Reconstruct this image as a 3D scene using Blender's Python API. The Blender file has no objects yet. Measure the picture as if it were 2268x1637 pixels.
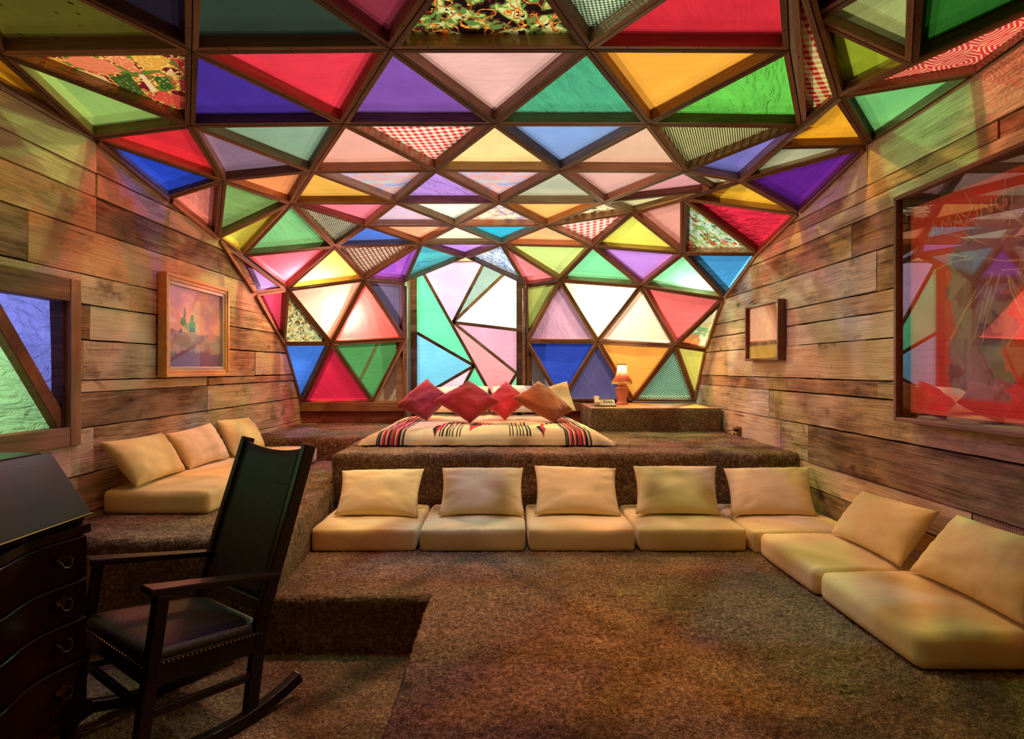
import bpy, bmesh, math, random
import numpy as np
from mathutils import Vector, Matrix
random.seed(7); rng = np.random.default_rng(7)
S = bpy.context.scene
COL = S.collection
# ------------------------------------------------------------------ camera
EYE = 1.4375; FPX = 1255.0; CX = 1122.0; CY = 816.0
cam = bpy.data.cameras.new('camera'); camo = bpy.data.objects.new('camera', cam); COL.objects.link(camo)
camo.location = (0, 0, EYE); camo.rotation_euler = (math.pi/2, 0, 0)
cam.sensor_width = 36; cam.lens = FPX/2268*36
cam.shift_x = (1134-CX)/2268; cam.shift_y = (CY-818.5)/2268
cam.clip_start = 0.05
S.camera = camo
# ------------------------------------------------------------------ world, lamps, exposure
W = bpy.data.worlds.new('world'); S.world = W; W.use_nodes = True
W.node_tree.nodes['Background'].inputs[0].default_value = (1, .96, .92, 1)
W.node_tree.nodes['Background'].inputs[1].default_value = 0.22
S.view_settings.view_transform = 'Standard'; S.view_settings.look = 'None'
S.view_settings.exposure = 0.2; S.view_settings.gamma = 1.0
S.view_settings.use_curve_mapping = False
S.cycles.max_bounces = 10; S.cycles.diffuse_bounces = 5; S.cycles.transparent_max_bounces = 12
S.cycles.sample_clamp_indirect = 6.0; S.cycles.use_denoising = True; S.cycles.adaptive_threshold = .015
def lamp(name, loc, power, color=(.97, 1, .82), radius=.12, kind='POINT', target=None, size=1.0, size_y=None):
    l = bpy.data.lights.new(name, kind); l.energy = power; l.color = color
    if kind == 'AREA':
        l.size = size
        if size_y: l.shape = 'RECTANGLE'; l.size_y = size_y
    elif kind != 'SUN': l.shadow_soft_size = radius
    o = bpy.data.objects.new(name, l); COL.objects.link(o); o.location = loc
    if target is not None:
        o.rotation_euler = (Vector(target)-Vector(loc)).to_track_quat('-Z', 'Y').to_euler()
    return o
# lamps hung in the loft outside the cloth shell; their light comes in through the coloured cloth
K_L = 1.0
for loc, p in (((-.9, 4.4, 6.2), 1000), ((1.3, 3.4, 6.2), 860), ((.1, 7.4, 5.4), 900), ((-.7, 1.4, 6.2), 300), ((-3.0, 8.2, 3.4), 760), ((2.6, 8.2, 3.2), 620), ((-.5, 9.4, 2.6), 470)):
    lamp('loft_lamp', loc, p*K_L, radius=.07)
# bulbs close behind the cloth at the bed end
def bulb(px, py, Y, p, c, r=.035): lamp('shell_bulb', (Y*(px-CX)/FPX, Y, EYE-Y*(py-CY)/FPX), p, c, r)
bulb(765, 690, 6.58, 110, (1, .86, .70)); bulb(1348, 664, 6.70, 62, (1, .90, .74)); bulb(1548, 632, 5.98, 80, (1, .95, .86)); bulb(655, 578, 5.95, 50, (1, .90, .74)); bulb(705, 596, 6.2, 50, (1, .90, .74)); lamp('shell_bulb', (-2.9, 5.7, 2.3), 45, (1, .92, .84), .04)
# ------------------------------------------------------------------ helpers
def at(x, y, Y):                       # a point at distance Y seen at pixel (x, y)
    return (Y*(x-CX)/FPX, Y, EYE-Y*(y-CY)/FPX)
def atX(x, y, X): return at(x, y, X*FPX/(x-CX))
def lin(c):
    c = c/255.0
    return c/12.92 if c <= .04045 else ((c+.055)/1.055)**2.4
def rgb(r, g, b, k=1.0): return (min(1, lin(r)*k), min(1, lin(g)*k), min(1, lin(b)*k), 1)
def tag(o, label=None, cat=None, group=None, kind=None):
    if label: o['label'] = label
    if cat: o['category'] = cat
    if group: o['group'] = group
    if kind: o['kind'] = kind
    return o
def empty(name, loc=(0, 0, 0), rz=0.0):
    o = bpy.data.objects.new(name, None); COL.objects.link(o); o.location = loc; o.rotation_euler = (0, 0, rz)
    o.empty_display_size = .1
    return o
def base_of(p):
    b = Vector((0, 0, 0))
    while p is not None: b += Vector(p.location); p = p.parent
    return b
def mk(name, V, F, mat=None, parent=None, org=None, local=False, smooth=False, uv=None, col=None):
    """one mesh object from world-space vertices; origin at org (or at the parent's base)"""
    V = np.asarray(V, float).reshape(-1, 3)
    off = np.zeros(3)
    if not local:
        if parent is not None: off = np.array(base_of(parent))
        if org is not None: off = np.array(org, float)
    me = bpy.data.meshes.new(name); me.from_pydata((V-off).tolist(), [], [list(f) for f in F] if not isinstance(F, np.ndarray) else F.tolist())
    if smooth: me.polygons.foreach_set('use_smooth', [True]*len(me.polygons))
    if uv is not None:
        li = np.empty(len(me.loops), dtype=np.int32); me.loops.foreach_get('vertex_index', li)
        l = me.uv_layers.new(name='UVMap'); l.data.foreach_set('uv', np.asarray(uv, np.float32)[li].ravel())
    if col is not None:
        a = me.color_attributes.new('Col', 'FLOAT_COLOR', 'POINT')
        a.data.foreach_set('color', np.asarray(col, np.float32).ravel())
    me.update()
    o = bpy.data.objects.new(name, me); COL.objects.link(o)
    if mat: me.materials.append(mat)
    if parent is not None:
        o.parent = parent
        if org is not None and not local: o.location = Vector(off)-base_of(parent)
    elif not local: o.location = off
    return o
class MB:                               # collects simple solids into one mesh
    def __init__(s): s.V = []; s.F = []
    def add(s, V, F):
        n = len(s.V); s.V += [tuple(v) for v in V]; s.F += [tuple(i+n for i in f) for f in F]; return s
    def box(s, x0, x1, y0, y1, z0, z1):
        return s.hexa([(x0,y0,z0),(x1,y0,z0),(x1,y1,z0),(x0,y1,z0),(x0,y0,z1),(x1,y0,z1),(x1,y1,z1),(x0,y1,z1)])
    def hexa(s, P):
        return s.add(P, [(3,2,1,0),(4,5,6,7),(0,1,5,4),(1,2,6,5),(2,3,7,6),(3,0,4,7)])
    def bar(s, a, b, w, h, up=(0, 0, 1)):       # rectangular bar from a to b, w across, h along up
        a = Vector(a); b = Vector(b); d = (b-a).normalized(); u = Vector(up)
        r = d.cross(u).normalized(); u = r.cross(d).normalized(); r *= w/2; u *= h/2
        return s.hexa([a-r-u, a+r-u, b+r-u, b-r-u, a-r+u, a+r+u, b+r+u, b-r+u])
    def lathe(s, prof, c=(0, 0, 0), n=24, cap=True):
        V = []; F = []
        for r, z in prof:
            for k in range(n):
                t = 2*math.pi*k/n; V.append((c[0]+r*math.cos(t), c[1]+r*math.sin(t), c[2]+z))
        for i in range(len(prof)-1):
            for k in range(n): F.append((i*n+k, i*n+(k+1) % n, (i+1)*n+(k+1) % n, (i+1)*n+k))
        if cap: F.append(tuple(range(n-1, -1, -1))); F.append(tuple((len(prof)-1)*n+k for k in range(n)))
        return s.add(V, F)
    def tube(s, P, r, n=8):
        P = [Vector(p) for p in P]; V = []; F = []
        for i, p in enumerate(P):
            d = (P[min(i+1, len(P)-1)]-P[max(i-1, 0)]).normalized()
            a = d.orthogonal().normalized() if i == 0 else (a-d*a.dot(d)).normalized()
            b = d.cross(a)
            for k in range(n):
                t = 2*math.pi*k/n; V.append(p+a*(r*math.cos(t))+b*(r*math.sin(t)))
        for i in range(len(P)-1):
            for k in range(n): F.append((i*n+k, i*n+(k+1) % n, (i+1)*n+(k+1) % n, (i+1)*n+k))
        F.append(tuple(range(n-1, -1, -1))); F.append(tuple((len(P)-1)*n+k for k in range(n)))
        return s.add(V, F)
    def build(s, name, mat, parent=None, bevel=0, smooth=False, **k):
        o = mk(name, s.V, s.F, mat, parent, smooth=smooth, **k)
        if bevel:
            m = o.modifiers.new('bevel', 'BEVEL'); m.width = bevel; m.segments = 2; m.limit_method = 'ANGLE'
        return o
def gridF(nu, nv):                      # faces of an nu x nv vertex grid
    i = np.arange((nu-1)*(nv-1)); a = i//(nv-1)*nv+i % (nv-1)
    return np.stack([a, a+nv, a+nv+1, a+1], 1)
def smooth_noise(P, scale, seed, octaves=3):        # cheap value noise at points P (n,3)
    r = np.random.default_rng(seed); T = r.random((32, 32, 32)); out = np.zeros(len(P)); amp = 1; tot = 0
    for o in range(octaves):
        q = P*scale*2**o; i = np.floor(q).astype(int); f = q-i; f = f*f*(3-2*f); v = 0
        for dx in (0, 1):
            for dy in (0, 1):
                for dz in (0, 1):
                    w = (f[:, 0] if dx else 1-f[:, 0])*(f[:, 1] if dy else 1-f[:, 1])*(f[:, 2] if dz else 1-f[:, 2])
                    v = v+w*T[(i[:, 0]+dx) % 32, (i[:, 1]+dy) % 32, (i[:, 2]+dz) % 32]
        out += amp*v; tot += amp; amp *= .5
    return out/tot
# ------------------------------------------------------------------ materials
def newmat(name):
    m = bpy.data.materials.new(name); m.use_nodes = True; nt = m.node_tree; nt.nodes.clear()
    out = nt.nodes.new('ShaderNodeOutputMaterial'); return m, nt, out
def nd(nt, typ, ins=None, **kw):
    n = nt.nodes.new('ShaderNode'+typ)
    for k, v in kw.items(): setattr(n, k, v)
    for k, v in (ins or {}).items():
        s = n.inputs[k]
        if isinstance(v, bpy.types.NodeSocket): nt.links.new(v, s)
        else: s.default_value = v
    return n
def ramp(nt, fac, stops, interp='LINEAR'):
    n = nd(nt, 'ValToRGB', {0: fac}); cr = n.color_ramp; cr.interpolation = interp
    while len(cr.elements) < len(stops): cr.elements.new(.5)
    for e, (p, c) in zip(cr.elements, stops): e.position = p; e.color = c
    return n.outputs[0]
def math_(nt, op, a, b=0.0, c=0.0): return nd(nt, 'Math', {0: a, 1: b, 2: c}, operation=op).outputs[0]
def mixc(nt, fac, a, b, mode='MIX'):
    n = nd(nt, 'Mix', {0: fac, 6: a, 7: b}, data_type='RGBA', blend_type=mode); return n.outputs[2]
def noise(nt, vec, scale, detail=3, rough=.55, dist=0.0):
    return nd(nt, 'TexNoise', {'Vector': vec, 'Scale': scale, 'Detail': detail, 'Roughness': rough, 'Distortion': dist})
def mapping(nt, vec, scale=(1, 1, 1), loc=(0, 0, 0), rot=(0, 0, 0)):
    return nd(nt, 'Mapping', {'Vector': vec, 'Location': loc, 'Rotation': rot, 'Scale': scale}).outputs[0]
def simple(name, color, rough=.5, metal=0.0, bump=0.0, bscale=60, sheen=0.0, var=.12, coat=0.0):
    m, nt, out = newmat(name); tc = nd(nt, 'TexCoord').outputs['Object']
    nz = noise(nt, tc, bscale, 4)
    c = mixc(nt, math_(nt, 'MULTIPLY', nz.outputs[0], var*2), color, (color[0]*.6, color[1]*.6, color[2]*.6, 1))
    b = nd(nt, 'BsdfPrincipled', {'Base Color': c, 'Roughness': rough, 'Metallic': metal, 'Sheen Weight': sheen, 'Coat Weight': coat})
    if bump:
        bn = nd(nt, 'Bump', {'Height': nz.outputs[0], 'Strength': bump, 'Distance': .01}); nt.links.new(bn.outputs[0], b.inputs['Normal'])
    nt.links.new(b.outputs[0], out.inputs[0]); return m
def wood(name, cols, along='Y', grain=1.0, rough=.7, rand=True, bump=.5, knots=True, spec=.3):
    """sawn wood; the grain runs along one object axis, each board has its own tint"""
    m, nt, out = newmat(name)
    tc = nd(nt, 'TexCoord').outputs['Object']; oi = nd(nt, 'ObjectInfo').outputs['Random']
    off = nd(nt, 'CombineXYZ', {0: math_(nt, 'MULTIPLY', oi, 37.0), 1: math_(nt, 'MULTIPLY', oi, 91.0), 2: math_(nt, 'MULTIPLY', oi, 53.0)}).outputs[0]
    v = nd(nt, 'VectorMath', {0: tc, 1: off}, operation='ADD').outputs[0]
    sc = {'X': (1.2, 22, 22), 'Y': (22, 1.2, 22), 'Z': (22, 22, 1.2)}[along]
    vm = mapping(nt, v, sc)
    n1 = noise(nt, vm, 1.0*grain, 5, .62, .8); n2 = noise(nt, mapping(nt, v, tuple(s*4.5 for s in sc)), 1.0*grain, 3, .7)
    n3 = noise(nt, v, 3.0, 3, .6)
    f = math_(nt, 'ADD', math_(nt, 'MULTIPLY', n1.outputs[0], .55), math_(nt, 'MULTIPLY', n2.outputs[0], .3))
    f = math_(nt, 'ADD', f, math_(nt, 'MULTIPLY', n3.outputs[0], .25))
    if rand: f = math_(nt, 'ADD', f, math_(nt, 'MULTIPLY', math_(nt, 'SUBTRACT', oi, .5), .34))
    k = len(cols); c = ramp(nt, f, [(.28+.5*i/(k-1), cc) for i, cc in enumerate(cols)])
    if rand:        # boards differ in hue
        r2 = math_(nt, 'FRACT', math_(nt, 'MULTIPLY', oi, 17.3))
        c = mixc(nt, math_(nt, 'MULTIPLY', r2, .55), c, mixc(nt, 1.0, c, rgb(236, 190, 150), 'MULTIPLY'))
    h = math_(nt, 'ADD', math_(nt, 'MULTIPLY', n2.outputs[0], .6), n1.outputs[0])
    if knots:
        vk = nd(nt, 'TexVoronoi', {'Vector': mapping(nt, v, {'X': (.5, 1, 1), 'Y': (1, .5, 1), 'Z': (1, 1, .5)}[along]), 'Scale': 3.1}, feature='F1')
        kf = ramp(nt, vk.outputs['Distance'], [(.0, (1, 1, 1, 1)), (.045, (.9, .9, .9, 1)), (.1, (.18, .18, .18, 1)), (.2, (0, 0, 0, 1))])
        c = mixc(nt, math_(nt, 'MULTIPLY', kf, .8), c, rgb(46, 28, 20))
        cr = noise(nt, mapping(nt, v, tuple(s*.9 for s in sc)), 1.7, 2, .5, 1.5)
        ck = ramp(nt, cr.outputs[0], [(.0, (1, 1, 1, 1)), (.3, (1, 1, 1, 1)), (.335, (0, 0, 0, 1))])
        c = mixc(nt, math_(nt, 'MULTIPLY', ck, .75), c, rgb(40, 26, 20))
        h = math_(nt, 'SUBTRACT', h, math_(nt, 'MULTIPLY', ck, 1.2))
    b = nd(nt, 'BsdfPrincipled', {'Base Color': c, 'Roughness': rough, 'Specular IOR Level': spec})
    bn = nd(nt, 'Bump', {'Height': h, 'Strength': bump, 'Distance': .012}); nt.links.new(bn.outputs[0], b.inputs['Normal'])
    nt.links.new(b.outputs[0], out.inputs[0]); return m
def barn(name, dark, mid, light, grey):
    """weathered reclaimed board: streaky grain along Y, stains, cracks, knots, saw marks and nail holes"""
    m, nt, out = newmat(name)
    tc = nd(nt, 'TexCoord').outputs['Object']; oi = nd(nt, 'ObjectInfo').outputs['Random']
    off = nd(nt, 'CombineXYZ', {1: math_(nt, 'MULTIPLY', oi, 91.0), 2: math_(nt, 'MULTIPLY', oi, 53.0)}).outputs[0]
    v = nd(nt, 'VectorMath', {0: tc, 1: off}, operation='ADD').outputs[0]
    warp = noise(nt, mapping(nt, v, (1, .7, 2)), 2.0, 2, .5)
    vw = nd(nt, 'VectorMath', {0: v, 1: nd(nt, 'CombineXYZ', {2: math_(nt, 'MULTIPLY', warp.outputs[0], .055)}).outputs[0]}, operation='ADD').outputs[0]
    fine = noise(nt, mapping(nt, vw, (1, 3.0, 95)), 1.0, 4, .7); mid_ = noise(nt, mapping(nt, vw, (1, 1.6, 26)), 1.0, 4, .6, .5)
    blot = noise(nt, mapping(nt, v, (1, 1.0, 2.6)), 2.6, 5, .62, .6); spk = noise(nt, v, 130, 2, .6)
    f = math_(nt, 'ADD', math_(nt, 'MULTIPLY', fine.outputs[0], .40), math_(nt, 'MULTIPLY', mid_.outputs[0], .34))
    f = math_(nt, 'ADD', f, math_(nt, 'MULTIPLY', blot.outputs[0], .42)); f = math_(nt, 'ADD', f, math_(nt, 'MULTIPLY', spk.outputs[0], .10))
    f = math_(nt, 'ADD', f, math_(nt, 'MULTIPLY', math_(nt, 'SUBTRACT', oi, .5), .16))
    c = ramp(nt, f, [(.44, dark), (.57, mid), (.70, light), (.84, grey)])
    g2 = noise(nt, mapping(nt, v, (1, .8, 2.0), loc=(3, 7, 1)), 3.1, 4, .6)
    c = mixc(nt, ramp(nt, g2.outputs[0], [(.42, (0, 0, 0, 1)), (.62, (.75, .75, .75, 1))]), c, mixc(nt, .55, c, grey))
    st = noise(nt, mapping(nt, v, (1, 1.2, 2.0), loc=(9, 2, 4)), 2.4, 4, .65)
    c = mixc(nt, ramp(nt, st.outputs[0], [(.26, (.8, .8, .8, 1)), (.40, (0, 0, 0, 1))]), c, mixc(nt, 1.0, c, rgb(112, 86, 70), 'MULTIPLY'))
    h = math_(nt, 'ADD', math_(nt, 'MULTIPLY', fine.outputs[0], .7), mid_.outputs[0])
    ck = noise(nt, mapping(nt, vw, (1, 1.1, 34), loc=(0, 5, 0)), 1.0, 2, .5, .8)
    ckf = ramp(nt, ck.outputs[0], [(.24, (1, 1, 1, 1)), (.285, (0, 0, 0, 1))])
    c = mixc(nt, math_(nt, 'MULTIPLY', ckf, .8), c, rgb(44, 30, 24)); h = math_(nt, 'SUBTRACT', h, math_(nt, 'MULTIPLY', ckf, 1.5))
    sx = nd(nt, 'SeparateXYZ', {0: v})
    saw = math_(nt, 'SINE', math_(nt, 'MULTIPLY', math_(nt, 'ADD', sx.outputs[1], math_(nt, 'MULTIPLY', blot.outputs[0], .02)), 620.0))
    sawm = math_(nt, 'MULTIPLY', math_(nt, 'GREATER_THAN', math_(nt, 'FRACT', math_(nt, 'MULTIPLY', oi, 7.7)), .72), math_(nt, 'MULTIPLY', blot.outputs[0], .13))
    c = mixc(nt, math_(nt, 'MULTIPLY', math_(nt, 'MAXIMUM', saw, 0.0), sawm), c, rgb(70, 52, 44)); h = math_(nt, 'ADD', h, math_(nt, 'MULTIPLY', saw, math_(nt, 'MULTIPLY', sawm, 1.5)))
    vk = nd(nt, 'TexVoronoi', {'Vector': mapping(nt, v, (1, .75, 1.15)), 'Scale': 2.6}, feature='F1')
    kd = math_(nt, 'ADD', vk.outputs['Distance'], math_(nt, 'MULTIPLY', math_(nt, 'SUBTRACT', mid_.outputs[0], .5), .07))
    kf = ramp(nt, kd, [(.02, (1, 1, 1, 1)), (.05, (.85, .85, .85, 1)), (.075, (.35, .35, .35, 1)), (.17, (0, 0, 0, 1))])
    keep = math_(nt, 'GREATER_THAN', nd(nt, 'SeparateColor', {0: vk.outputs['Color']}).outputs[0], .45)
    c = mixc(nt, math_(nt, 'MULTIPLY', math_(nt, 'MULTIPLY', kf, keep), .9), c, rgb(40, 26, 20))
    vn = nd(nt, 'TexVoronoi', {'Vector': v, 'Scale': 9.0}, feature='F1')
    nl = math_(nt, 'MULTIPLY', math_(nt, 'LESS_THAN', vn.outputs['Distance'], .035), math_(nt, 'GREATER_THAN', nd(nt, 'SeparateColor', {0: vn.outputs['Color']}).outputs[1], .5))
    c = mixc(nt, nl, c, rgb(24, 18, 16))
    b = nd(nt, 'BsdfPrincipled', {'Base Color': c, 'Roughness': .78, 'Specular IOR Level': .2})
    bn = nd(nt, 'Bump', {'Height': h, 'Strength': .8, 'Distance': .010}); nt.links.new(bn.outputs[0], b.inputs['Normal'])
    nt.links.new(b.outputs[0], out.inputs[0]); return m
M_PLANK = barn('barn_wood', rgb(88, 68, 54), rgb(172, 144, 116), rgb(214, 188, 156), rgb(210, 198, 180))
M_PLANK_G = barn('grey_barn_wood', rgb(94, 82, 70), rgb(182, 164, 142), rgb(218, 204, 182), rgb(218, 210, 196))
M_PLANK_D = barn('dark_barn_wood', rgb(54, 40, 32), rgb(128, 100, 78), rgb(176, 146, 118), rgb(178, 160, 142))
M_PLANK_R = barn('reddish_barn_wood', rgb(84, 56, 42), rgb(166, 126, 96), rgb(208, 168, 132), rgb(202, 182, 160))
M_STRUT = wood('stained_frame_wood', [rgb(68, 47, 33), rgb(128, 97, 73), rgb(170, 138, 112)], 'X', rough=.6, bump=.3, knots=False)
M_TRIM = wood('raw_edge_wood', [rgb(92, 62, 46), rgb(150, 112, 86), rgb(186, 148, 118)], 'X', bump=.6, knots=False)
M_FRAMEW = wood('weathered_frame_wood', [rgb(80, 64, 46), rgb(136, 116, 88), rgb(168, 148, 120)], 'Y', bump=.5, knots=False)
M_FRAMEV = wood('weathered_frame_wood_upright', [rgb(80, 64, 46), rgb(136, 116, 88), rgb(168, 148, 120)], 'Z', bump=.5, knots=False)
M_SILL = wood('sill_wood', [rgb(66, 42, 28), rgb(118, 80, 54), rgb(150, 110, 78)], 'X', bump=.5, knots=False)
M_BACKING = simple('dark_backing', rgb(22, 16, 13), .9)
M_MAHOG = wood('dark_mahogany', [rgb(20, 7, 6), rgb(44, 15, 11), rgb(58, 22, 15)], 'Y', rough=.30, rand=False, bump=.012, knots=False, spec=.16)
M_BLACKW = wood('black_stained_wood', [rgb(14, 10, 8), rgb(26, 18, 14), rgb(34, 24, 18)], 'Z', rough=.36, rand=False, bump=.08, knots=False, spec=.45)
M_LEATHER = simple('dark_leather', rgb(22, 17, 12), .5, bump=.25, bscale=90, var=.2)
M_BRASS = simple('aged_brass', rgb(150, 116, 62), .35, 1.0, var=.3)
M_GOLD = wood('gilt_frame', [rgb(150, 94, 40), rgb(226, 164, 86), rgb(246, 204, 130)], 'Y', rough=.35, rand=False, bump=.1, knots=False, spec=.6)
M_SILVER = simple('silver_slip', rgb(196, 186, 182), .35, .3, var=.1)
M_WALNUT = wood('picture_frame_wood', [rgb(74, 44, 34), rgb(112, 70, 54), rgb(132, 90, 70)], 'Y', rough=.5, rand=False, bump=.15, knots=False)
M_MAUVE = wood('mauve_brown_frame_wood', [rgb(84, 54, 50), rgb(126, 86, 78), rgb(146, 104, 94)], 'Y', rough=.5, rand=False, bump=.15, knots=False)
M_BLACK = simple('black_mount', rgb(16, 14, 14), .6)
M_PLASTIC = simple('ivory_plastic', rgb(214, 212, 186), .4, var=.03)
M_DARKPL = simple('dark_plastic', rgb(24, 22, 20), .4)
M_KEY = simple('grey_key_plastic', rgb(120, 122, 108), .5)
M_CERAMIC = simple('pink_glazed_ceramic', rgb(206, 128, 98), .25, var=.08, coat=.3)
M_SCREW = simple('screw_steel', rgb(30, 26, 24), .5, .6)
def carpet_mat():
    m, nt, out = newmat('brown_shag_carpet')
    g = nd(nt, 'NewGeometry').outputs['Position']
    n1 = noise(nt, g, 170, 2, .7); n2 = noise(nt, g, 5.0, 4, .6, .4); n3 = noise(nt, g, 55, 3, .6)
    f = math_(nt, 'ADD', math_(nt, 'MULTIPLY', n1.outputs[0], .5), math_(nt, 'MULTIPLY', n3.outputs[0], .5))
    c = ramp(nt, f, [(.33, rgb(50, 33, 22)), (.5, rgb(142, 108, 72)), (.66, rgb(226, 192, 142))])
    c = mixc(nt, ramp(nt, n2.outputs[0], [(.38, (0, 0, 0, 1)), (.66, (.6, .6, .6, 1))]), c, mixc(nt, 1.0, c, rgb(168, 154, 140), 'MULTIPLY'))
    b = nd(nt, 'BsdfPrincipled', {'Base Color': c, 'Roughness': .95, 'Specular IOR Level': .05, 'Sheen Weight': .15, 'Sheen Roughness': .6})
    h = math_(nt, 'ADD', n1.outputs[0], math_(nt, 'MULTIPLY', n3.outputs[0], 1.6))
    bn = nd(nt, 'Bump', {'Height': h, 'Strength': 1.0, 'Distance': .014}); nt.links.new(bn.outputs[0], b.inputs['Normal'])
    nt.links.new(b.outputs[0], out.inputs[0]); return m
M_CARPET = carpet_mat()
def cloth_mat(name, color, wr=.16, scale=5.0, sheen=.2, weave=900):
    m, nt, out = newmat(name); tc = nd(nt, 'TexCoord').outputs['Object']; oi = nd(nt, 'ObjectInfo').outputs['Random']
    v = nd(nt, 'VectorMath', {0: tc, 1: nd(nt, 'CombineXYZ', {0: math_(nt, 'MULTIPLY', oi, 40.0)}).outputs[0]}, operation='ADD').outputs[0]
    n1 = noise(nt, mapping(nt, v, (1, 2.6, 1.6)), scale, 3, .45, .25); n2 = noise(nt, v, weave, 1)
    c = mixc(nt, math_(nt, 'MULTIPLY', n1.outputs[0], .10), color, (color[0]*.7, color[1]*.7, color[2]*.7, 1))
    b = nd(nt, 'BsdfPrincipled', {'Base Color': c, 'Roughness': .85, 'Specular IOR Level': .15, 'Sheen Weight': sheen})
    h = math_(nt, 'ADD', n1.outputs[0], math_(nt, 'MULTIPLY', n2.outputs[0], .03))
    bn = nd(nt, 'Bump', {'Height': h, 'Strength': wr, 'Distance': .03}); nt.links.new(bn.outputs[0], b.inputs['Normal'])
    nt.links.new(b.outputs[0], out.inputs[0]); return m
M_CREAM = cloth_mat('cream_cotton', rgb(230, 210, 152))
M_WHITE = cloth_mat('white_cotton', rgb(236, 230, 210))
M_BURG = cloth_mat('burgundy_velvet', rgb(134, 30, 46), sheen=.4)
M_RED = cloth_mat('red_velvet', rgb(160, 30, 46), sheen=.4)
M_CRIMSON = cloth_mat('bright_crimson_velvet', rgb(196, 44, 60), sheen=.4)
M_RUST = cloth_mat('rust_brown_velvet', rgb(150, 78, 42), sheen=.4)
def vcol_mat(name, rough=.8, bump=0):
    m, nt, out = newmat(name); a = nd(nt, 'VertexColor', layer_name='Col').outputs[0]
    b = nd(nt, 'BsdfPrincipled', {'Base Color': a, 'Roughness': rough, 'Specular IOR Level': .2})
    if bump:
        tc = nd(nt, 'TexCoord').outputs['Object']; nz = noise(nt, tc, 240, 2)
        bn = nd(nt, 'Bump', {'Height': nz.outputs[0], 'Strength': bump, 'Distance': .004}); nt.links.new(bn.outputs[0], b.inputs['Normal'])
    nt.links.new(b.outputs[0], out.inputs[0]); return m
M_BLANKET = vcol_mat('woven_blanket_print', .9, .5)
M_PAINT = vcol_mat('painted_canvas', .6, .2)
M_POSTER = vcol_mat('printed_poster', .6)
def glass_mat(name, refl):
    m, nt, out = newmat(name)
    g_ = nd(nt, 'NewGeometry'); co = math_(nt, 'ABSOLUTE', nd(nt, 'VectorMath', {0: g_.outputs['Incoming'], 1: g_.outputs['Normal']}, operation='DOT_PRODUCT').outputs['Value'])
    f = math_(nt, 'ADD', math_(nt, 'MULTIPLY', math_(nt, 'POWER', math_(nt, 'SUBTRACT', 1.0, co), 5.0), .9), refl)
    t = nd(nt, 'BsdfTransparent', {0: (1, 1, 1, 1)}); g = nd(nt, 'BsdfGlossy', {'Color': (1, 1, 1, 1), 'Roughness': .004})
    mx = nd(nt, 'MixShader', {0: f, 1: t.outputs[0], 2: g.outputs[0]}); nt.links.new(mx.outputs[0], out.inputs[0]); return m
M_GLASS = glass_mat('picture_glass', .03)
M_GLASS_S = glass_mat('glossy_picture_glass', .14)
# ---- cloth of the shell: thin, lets light through, partly straight, partly scattered
def shell_mat(name, colf, straight=.64, rough_bump=.25):
    m, nt, out = newmat(name)
    uv = nd(nt, 'UVMap', uv_map='UVMap').outputs[0]
    oc = nd(nt, 'ObjectInfo').outputs['Color']; rnd = nd(nt, 'ObjectInfo').outputs['Random']
    v = nd(nt, 'VectorMath', {0: uv, 1: nd(nt, 'CombineXYZ', {0: math_(nt, 'MULTIPLY', rnd, 31.0), 1: math_(nt, 'MULTIPLY', rnd, 17.0)}).outputs[0]}, operation='ADD').outputs[0]
    c = colf(nt, uv, oc)
    wr = noise(nt, mapping(nt, v, (1.6, 5, 1), rot=(0, 0, .5)), 2.4, 4, .55, 1.4)
    blot = noise(nt, v, 3.2, 3, .5)
    c = mixc(nt, 1.0, c, ramp(nt, blot.outputs[0], [(.3, (.82, .82, .82, 1)), (.7, (1, 1, 1, 1))]), 'MULTIPLY')
    bn = nd(nt, 'Bump', {'Height': wr.outputs[0], 'Strength': rough_bump, 'Distance': .06 if rough_bump < .9 else .11}).outputs[0]
    tl = nd(nt, 'BsdfTranslucent', {'Color': c, 'Normal': bn}); df = nd(nt, 'BsdfDiffuse', {'Color': c, 'Normal': bn})
    tp = nd(nt, 'BsdfTransparent', {0: c})
    a = nd(nt, 'MixShader', {0: .28, 1: tl.outputs[0], 2: df.outputs[0]})
    b = nd(nt, 'MixShader', {0: straight, 1: a.outputs[0], 2: tp.outputs[0]})
    nt.links.new(b.outputs[0], out.inputs[0]); return m
def c_plain(nt, uv, oc): return oc
def sepuv(nt, uv):
    s = nd(nt, 'SeparateXYZ', {0: uv}); return s.outputs[0], s.outputs[1]
def stripe(nt, x, period, duty=.5):
    return math_(nt, 'LESS_THAN', math_(nt, 'FRACT', math_(nt, 'DIVIDE', x, period)), duty)
def c_gingham(base, white, period, rot=.0):
    def f(nt, uv, oc):
        x, y = sepuv(nt, mapping(nt, uv, rot=(0, 0, rot)))
        s = math_(nt, 'MULTIPLY', math_(nt, 'ADD', stripe(nt, x, period), stripe(nt, y, period)), .5)
        return mixc(nt, s, white, base)
    return f
def c_plaid(nt, uv, oc):
    x, y = sepuv(nt, mapping(nt, uv, rot=(0, 0, .35)))
    s = math_(nt, 'MAXIMUM', stripe(nt, x, .042, .26), stripe(nt, y, .036, .26))
    t = math_(nt, 'MULTIPLY', math_(nt, 'ADD', stripe(nt, x, .084, .5), stripe(nt, y, .072, .5)), .3)
    return mixc(nt, s, mixc(nt, t, rgb(226, 186, 166), rgb(190, 120, 100)), rgb(86, 44, 44))
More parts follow.
